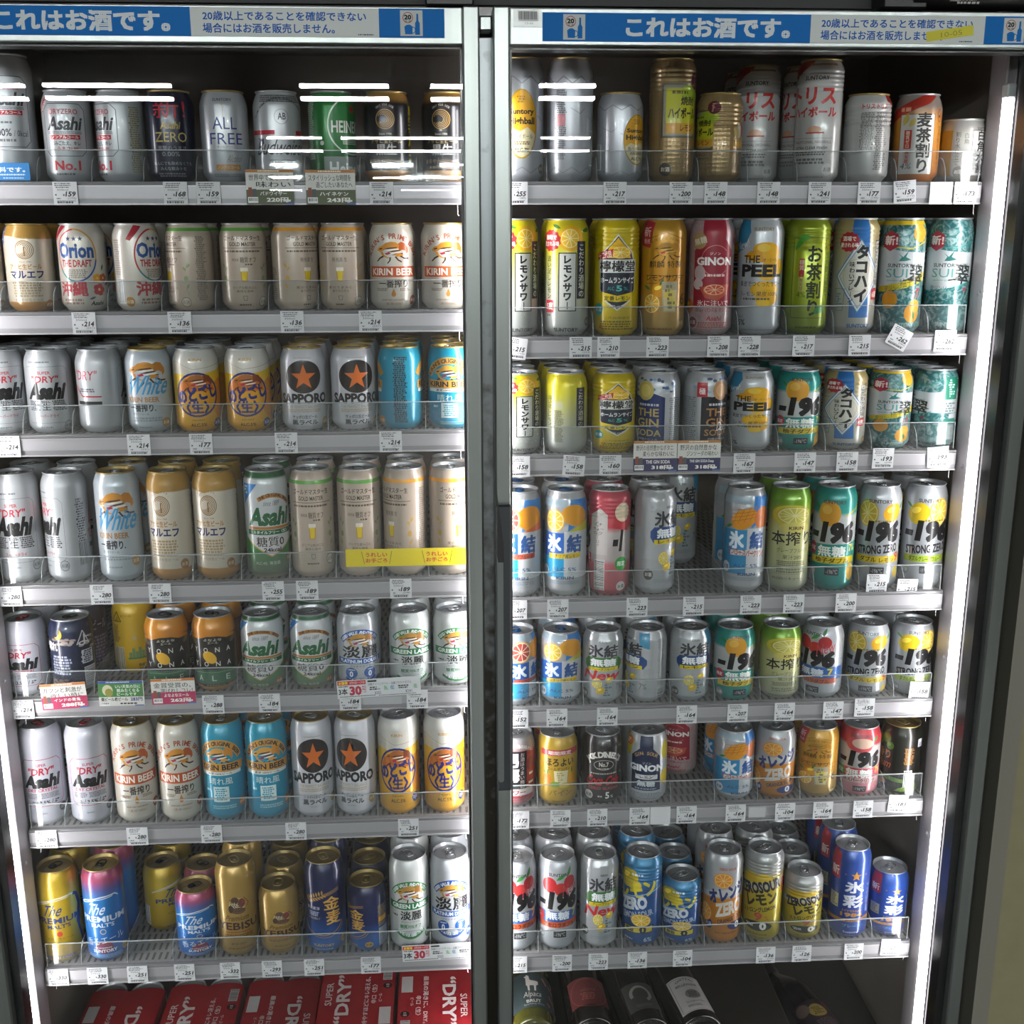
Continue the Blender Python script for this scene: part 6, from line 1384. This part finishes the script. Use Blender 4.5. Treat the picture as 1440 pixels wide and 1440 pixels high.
# ---------------------------------------------------------------- six-packs on the left deck
car = noisy('red_carton', '#8f1820', '#981c24', 30, .42)
def six_pack(x, yn, H, L, ccw, label, rz):
    t = thing('beer_six_pack', label, 'six-pack', (x, yn, .0985), rz, 'red six-packs on the bottom deck')
    hw = .0668; hh = H / 1000 + .0012
    b = MB()
    b.box(-hw, -hw + .001, 0, L, 0, hh, car); b.box(hw - .001, hw, 0, L, 0, hh, car); b.box(-hw, hw, 0, L, 0, .001, car)
    pts = [(-hw, 0), (hw, 0), (hw, L)]
    for k in range(17):                       # scalloped far edge, a lobe over each can
        a = k / 16; pts.append((hw - 2 * hw * a, L + .010 * abs(math.sin(2 * math.pi * a)) ** .6 + .001))
    pts.append((-hw, L))
    for tri in tessellate_polygon([[Vector((p[0], p[1], 0)) for p in pts]]):
        q = [pts[i] for i in tri]
        b.face([(p[0], p[1], hh) for p in q], car); b.face([(p[0], p[1], hh - .001) for p in q], car)
    a = Art(.012); Lm = L * 1000; W = 133.6
    wh = '#c9c4c2'
    def text(s, ax, ay, w, h, bo):
        x_, y_ = (ax, ay) if ccw else (W - ax, Lm - ay)
        a.T(s, x_ - w / 2, y_ - h / 2, x_ + w / 2, y_ + h / 2, wh, b=bo, rot=90 if ccw else -90)
    def rect(x0, y0, x1, y1, c):
        if not ccw: x0, x1, y0, y1 = W - x1, W - x0, Lm - y1, Lm - y0
        a.R(x0, y0, x1, y1, c); return x0, y0, x1, y1
    m = Lm / 2
    text('SUPER', 17, m + 22, 62, 12, .01); text('“DRY”', 42, m + 8, 132, 25, .03); text('冷やすほどにキレ冴える、' if ccw else '最高の渇きに、DRY。', 84, m + 2, 128, 9.5, .02); text('辛口〈生〉', 97, m + 18, 52, 9.5, .02); text('ビール', 108, m + 8, 22, 6, .01)
    rect(108, m - 62, 128, m - 18, '#b9b6b4')
    q = rect(111, m + 56, 127, m + 90, '#c4c2c0'); a.B(*q, bg='#c4c2c0', horiz=True)
    cx, cy_ = (120, m + 40) if ccw else (W - 120, Lm - m - 40); a.E(cx, cy_, 8, 8, '#2a1a1c'); a.T('お酒', cx - 5, cy_ - 3, cx + 5, cy_ + 3, '#c9c4c2', rot=90 if ccw else -90)
    a.flat(b, lambda u, v, o: (u / 1000 - hw, v / 1000, hh + o / 1000), lambda c: pmat(c, .5))
    b.build('carton', t)
    cm = None; dy = .004 if H > 150 else .036
    for i in (-1, 1):
        for j in range(3):
            y = L / 2 + (j - 1) * .0665
            if cm is None:
                k = MB(); k.lathe([(r / 1000, z / 1000) for r, z in can_profile(H)] , LIDC['s'], 36)
                k.lathe([(r, z + H / 1000) for r, z in ((.0272, -.0026), (.0285, -.0018), (.0288, -.0006), (.0280, 0), (.0268, -.0016), (.0262, -.0058), (.0246, -.0052), (0, -.0045))], LIDC['s'], 36)
                cm = k.build('can', t, (i * .0332, y + dy, .001))
            else:
                c = cm.copy(); COL.objects.link(c); c.parent = t; c.location = (i * .0332, y + dy, .001)
six_pack(-.600, 1.674, 122, .198, False, 'red six-pack at far end of row beside the left light tube', 0)
six_pack(-.4565, 1.680, 122, .198, True, 'second red six-pack from the left light tube, upward white lettering', 0)
six_pack(-.3135, 1.685, 122, .198, False, 'third red six-pack from the left light tube, middle of the row', 0)
six_pack(-.1715, 1.660, 168, .200, True, 'taller red six-pack, fourth from the left light tube', 0)
six_pack(-.0320, 1.660, 168, .200, False, 'taller red six-pack beside the centre post, lettering running down', 0)

# ---------------------------------------------------------------- wine bottles lying on the right deck
b = MB(); b.box(.09, .604, 1.66, 2.24, .0985, .2005, noisy('step_board', '#1c1913', '#221e17', 12, .6), .002)
tag(b.build('display_step'), 'low dark board step on the right deck holding lying bottles', 'step')
def bottle(x, y, z, rz, tint, lab, art, lw, l0, l1, lbg, foil=None, r=.0405):
    t = thing('wine_bottle', lab, 'bottle', (x, y, z), rz, 'wine bottles lying on the right deck')
    g = newmat('bottle_glass')[0]; pb_ = g.node_tree.nodes['Principled BSDF']
    pb_.inputs['Base Color'].default_value = lin(tint); pb_.inputs['Roughness'].default_value = .08; pb_.inputs['Coat Weight'].default_value = .6
    k = r / .0405
    b = MB(); b.lathe([(.0, .020), (.012 * k, .018), (.026 * k, .006), (.030 * k, .001), (.034 * k, 0), (.038 * k, .0015), (.0400 * k, .006), (r, .012), (r, .175), (.038 * k, .195), (.030 * k, .218), (.020 * k, .238), (.0150, .252), (.0140, .262), (.0140, .300), (.0155, .301), (.0155, .308), (.0140, .310), (.0, .310)], g, 40, (0, 0, 0), True, 'y'); b.build('glass_body', t)
    b = MB()
    def f(u, v, o):
        a = u / 1000 / r; rr = r + .0003 + o / 1000
        return (rr * math.sin(a), v / 1000, rr * math.cos(a))
    m_ = pmat(lbg, .55); n = 20; hw = lw / 2
    for i in range(n):
        u0, u1 = -hw + lw * i / n, -hw + lw * (i + 1) / n
        b.mesh([f(u0, l0, 0), f(u1, l0, 0), f(u1, l1, 0), f(u0, l1, 0)], [(0, 1, 2, 3)], m_, True)
    for pts, c, off in art.p:
        x0, x1 = min(p[0] for p in pts), max(p[0] for p in pts); k0 = math.floor(x0 / 4); k1 = math.ceil(x1 / 4)
        for q in range(k0, max(k1, k0 + 1)):
            pl = clipseg(clipseg(pts, 0, q * 4, False), 0, q * 4 + 4, True) if pts else []
            if len(pl) > 2: b.face([f(u, v, off + .05) for u, v in pl], pmat(c, .5), True)
    b.build('label', t)
    b = MB(); b.lathe([(.0147, .225 + .03), (.0147, .300), (.0160, .3005), (.0160, .3085), (.0145, .3112), (0, .3114)], pmat(foil or '#3a3430', .3, .6), 24, (0, 0, 0), True, 'y'); b.build('foil', t)
    return t
a = Art(.02)
a.P([(-8, 92), (-6, 92), (-5, 78), (-2, 78), (-2, 92), (6, 92), (6, 78), (9, 78), (10, 92), (14, 96), (14, 104), (2, 106), (-1, 108), (-2, 118), (-6, 121), (-7, 118), (-11, 116), (-8, 113), (-8, 100)], '#c9c4be')
a.T('Alpaca', -16, 58, 20, 76, '#c4c0ba', sh=.2, rot=4); a.T('BRUT', -10, 47, 16, 55, '#c4c0ba', b=.02, rot=4); a.T('Sparkling Wine', -15, 40, 22, 45, '#a9a7a2', rot=4)
for x, y in ((24, 116), (28, 108), (38, 104), (44, 96), (36, 76), (42, 68), (30, 52), (48, 60), (52, 44), (46, 116), (56, 84)): a.E(x, y, 2.6, 2.6, '#9c5a4a', 12); a.E(x + 2.2, y - 4, 2.6, 2.6, '#a8685a', 12)
bottle(.137, 1.672, .2420, 0, '#3c3c14', 'green bottle with dark teal label showing a pale alpaca', a, 118, 34, 128, '#2c3a3c')
a = Art(.02); a.T('celebrate', -14, 76, 16, 84, '#8a5048', sh=.3); a.F(-16, 52, 16, 72, 4, '#8a5048'); a.O(0, 72, 34, 38, 1.5, '#8a4038')
bottle(.2400, 1.668, .2420, R_(2), '#0e0d0a', 'black bottle with dull red label beside the alpaca bottle', a, 74, 40, 112, '#5c2624')
a = Art(.02); a.O(0, 70, 20, 22, 6, '#8a8a84', -60, 200); a.F(-16, 36, 20, 44, 2, '#5a5a54')
bottle(.3365, 1.660, .2420, R_(6.5), '#0c0c0a', 'black bottle with grey ring mark on its dark label', a, 60, 30, 100, '#3a3a36')
a = Art(.02); a.line([(-28, 22), (28, 22), (28, 106), (-28, 106), (-28, 22)], .8, '#4a4846'); a.A('CHATEAU', 0, 76, 24, 130, 50, 5, '#3c3a38', b=.02); a.T('BELLEVIGNE', -20, 84, 20, 90, '#3c3a38', b=.02); a.E(4, 62, 14, 12, '#77736e'); a.F(-6, 54, 16, 70, 6, '#3c3a38'); a.T('Sauvignon Blanc', -14, 40, 22, 46, '#4a4846'); a.F(-16, 30, 16, 36, 2, '#6a6864')
bottle(.4260, 1.662, .2420, R_(8), '#10100c', 'dark bottle with tilted white label and engraving', a, 64, 20, 110, '#b3aeac')
a = Art(.02); a.E(0, 100, 17, 17, '#8a7638', 20); a.F(-11, 90, 11, 110, 5, '#4a3c18'); a.E(-26, 112, 14, 14, '#5a4a44', 20); a.E(26, 112, 10, 14, '#4a1428', 20); a.F(-20, 50, 24, 78, 6, '#4a3a40')
bottle(.700, 1.700, .1405, R_(14), '#120d12', 'dark purple bottle with gold medal stickers at right end', a, 90, 40, 130, '#1f171c')

# ---------------------------------------------------------------- doors
glass_o = clear('door_glass', '#fdfefe', .020, .0)
def door(side):
    L = side == 'left'
    x0, x1 = (-.695, .0525) if L else (.0695, .816)       # outer edges of the stiles
    sw = .0215
    t = thing('cooler_door', f'aluminium framed glass door of the {side} cooler with blue alcohol notice', 'door', (0, 0, 0), 0, 'cooler doors')
    z0, z1, zh = .06, 1.8632, 1.8195
    for xa, xb in ((x0, x0 + sw), (x1 - sw, x1)):
        b = MB(); b.box(xa, xb, 1.545, 1.590, z0, z1 + (.002 if True else 0), alu, .0022); b.build('stile', t)
    b = MB(); b.box(x0 + sw + .0002, x1 - sw - .0002, 1.5462, 1.557, zh, z1, alu, .0012); b.box(x0 + sw + .0002, x1 - sw - .0002, 1.557, 1.590, zh + .002, z1, alu); b.build('header_rail', t)
    b = MB(); b.box(x0 + sw, x1 - sw, 1.5462, 1.590, z0, z0 + .05, alu, .0012); b.build('bottom_rail', t)
    xa, xb = x0 + sw + .0002, x1 - sw - .0002
    b = MB(); b.box(xa, xb, 1.556, 1.560, z0 + .051, zh - .0005, glass_o); b.build('glass_pane', t)
    b = MB(); b.box(xa, xb, -.002, .002, -.85, .85, glass_o); o = b.build('glass_pane', t)
    o.location = (0, 1.5745, .965); o.rotation_euler = (R_(-.32), 0, 0)
    b = MB(); w = .013
    for e0, e1 in ((xa, xa + (.003 if not L else w)), (xb - (w if not L else .003), xb)):
        b.box(e0, e1, 1.5605, 1.5885, z0 + .051, zh - .001, blk)
    b.box(xa, xb, 1.5605, 1.5885, zh - .0035, zh - .001, blk); b.build('glazing_strip', t)
    return t
dl, dr = door('left'), door('right')
def notice(parent, xa, parts, zc):
    for (x0, x1, bg, art, nm) in parts:
        b = MB(); b.box(x0, x1, 1.5448, 1.5456, zc - .0170, zc + .0170, pmat(bg, .6, spec=.2))
        art.flat(b, lambda u, v, o: (x0 + u / 1000, 1.5448 - o / 1000, zc - .0170 + v / 1000), lambda c: pmat(c, .6, spec=.2))
        o = b.build('notice_sticker', parent); o['label'] = nm
BL, WH = '#0e6cb8', '#d2d9d7'
def icon(a, x):
    a.R(x, 2, x + 28, 32, '#c3cbc9'); a.O(x + 9.5, 23.5, 6.5, 6.5, .9, '#b04a4c'); a.T('20', x + 5, 21, x + 14, 27, '#2a2a30', b=.05); a.T('未満', x + 5.5, 18, x + 13.5, 20.5, '#2a2a30')
    a.P([(x + 6, 4), (x + 15, 4), (x + 15.5, 13), (x + 12, 15.5), (x + 8, 15), (x + 5, 13)], BL); a.O(x + 16, 9, 3, 4, .9, BL)
    a.P([(x + 18.5, 3.5), (x + 24.5, 3.5), (x + 24.5, 17), (x + 22.8, 20), (x + 22.6, 28), (x + 20.4, 28), (x + 20.2, 20), (x + 18.5, 17)], BL)
def warn(a, x, w):
    a.T('20歳以上であることを確認できない', x, 18.5, x + w, 29.5, '#1f5fae', b=.022); a.T('場合にはお酒を販売しません。', x - .5, 4, x + w * .805, 15.5, '#1f5fae', b=.022)
a1 = Art(.012); a1.T('これはお酒です。', 46, 5, 259, 29.5, '#d6dfe2', b=.045)
a2 = Art(.012); warn(a2, 15, 202); a2.F(206, 2, 228, 4, 1, '#44505a')
a3 = Art(.012); icon(a3, 26.5)
notice(dl, 0, [(-.5900, -.3061, BL, a1, 'blue notice section with large white writing'), (-.3061, -.0733, WH, a2, 'white notice section with two blue lines'), (-.0733, .0086, BL, a3, 'blue notice section with bottle and mug sign')], 1.8438)
a1 = Art(.012); icon(a1, 26.2); a1.T('これはお酒です。', 106, 5, 318, 29.5, '#d6dfe2', b=.045)
a2 = Art(.012); warn(a2, 14, 199); a2.F(196, 2, 216, 4, 1, '#44505a')
a3 = Art(.012); icon(a3, 25)
notice(dr, 0, [(.1323, .4768, BL, a1, 'blue notice section with sign and white writing'), (.4768, .7057, WH, a2, 'white notice section with two blue lines'), (.7057, .7920, BL, a3, 'blue notice section with bottle and mug sign')], 1.8410)
b = MB(); b.mesh([(-.031, 0, -.0060), (.031, 0, -.0060), (.031, 0, .0060), (-.031, 0, .0060), (-.031, .0003, -.0060), (.031, .0003, -.0060), (.031, .0003, .0060), (-.031, .0003, .0060)], [(0, 1, 2, 3), (7, 6, 5, 4), (0, 4, 5, 1), (3, 2, 6, 7), (0, 3, 7, 4), (1, 5, 6, 2)], pmat('#cfc81e', .5))
a = Art(.01); a.T('10-05', -12, -3.5, 16, 2.5, '#8a8420'); a.flat(b, lambda u, v, o: (u / 1000, -o / 1000, v / 1000), lambda c: pmat(c, .5))
o = b.build('masking_tape', dr, (.660, 1.5442, 1.8367)); o.rotation_euler = (0, R_(-8), 0); o['label'] = 'yellow tape scrap with faint handwriting'
b = MB(); b.box(.0955, .1318, 1.5448, 1.5462, 1.8405, 1.8618, pmat('#a9adac', .3, .3)); a = Art(.012); a.B(6, 7, 31, 19, '#b4b8b7', '#3a3c3e'); a.T('13-05', 15, 3, 25, 5.5, '#4a4c4e'); a.flat(b, lambda u, v, o: (.0955 + u / 1000, 1.5448 - o / 1000, 1.8405 + v / 1000), lambda c: pmat(c, .4))
o = b.build('barcode_sticker', dr); o['label'] = 'small silver asset sticker with bar code'
# recessed pull handle on the right door
hm = pmat('#34383a', .4, .2); hl = pmat('#6d7472', .35, .4)
b = MB(); b.box(  .0690, .0918, 1.5340, 1.5446, .786, 1.222, hm, .003); h = b.build('handle', dr)
b = MB(); q = []
for i in range(9):
    t_ = math.pi + math.pi * i / 8; q.append((.0752 + .0042 * math.cos(t_), .806 + .0042 * math.sin(t_)))
q += [(.0794, 1.150), (.0782, 1.170), (.0750, 1.195), (.0712, 1.236), (.0710, 1.236)]
n = len(q); vs = [(x, 1.5322, z) for x, z in q] + [(x, 1.5338, z) for x, z in q]
for tri in tessellate_polygon([[Vector((p[0], p[1], 0)) for p in q]]):
    b.face([vs[i] for i in tri], hl)
b.mesh(vs, [(i, (i + 1) % n, (i + 1) % n + n, i + n) for i in range(n)], hl); b.build('grip', h)
b = MB(); q = [(.0712, 1.2385), (.0760, 1.2000), (.0800, 1.1650), (.0805, 1.1400), (.0720, 1.1400), (.0708, 1.1500)]; n = len(q)
vs = [(x, 1.5312, z) for x, z in q] + [(x, 1.5321, z) for x, z in q]
b.mesh(vs, [tuple(range(n)), tuple(range(2 * n - 1, n - 1, -1))] + [(i, (i + 1) % n, (i + 1) % n + n, i + n) for i in range(n)], pmat('#131515', .4)); b.build('finger_scoop', h)
# closer arm lying along the top of the right door, hinges
b = MB(); b.tube([(.61, 1.560, 1.8800), (.96, 1.560, 1.8800)], .0135, pmat('#0d0d0e', .3), 20); b.box(.57, .63, 1.548, 1.59, 1.8662, 1.890, pmat('#0d0d0e', .4), .003)
a = Art(.012); a.F(0, 0, 34, 16, 4, '#b9b9b6'); a.P([(-8, 4), (-2, 14), (4, 4)], '#b9b9b6')
a.flat(b, lambda u, v, o: (.665 + u / 1000, 1.560 - (.0136 + o / 1000) * math.cos((v - 8) / 13.5), 1.8800 + (.0136 + o / 1000) * math.sin((v - 8) / 13.5)), lambda c: pmat(c, .5)); b.build('door_closer', dr)
b = MB(); b.box(-.015, .046, 1.552, 1.59, 1.8662, 1.882, pmat('#141414', .4), .002); b.lathe([(.010, 0), (.010, .006), (.007, .008), (0, .008)], pmat('#8a8a88', .3, .9), 20, (.018, 1.572, 1.882)); b.build('hinge', dl)
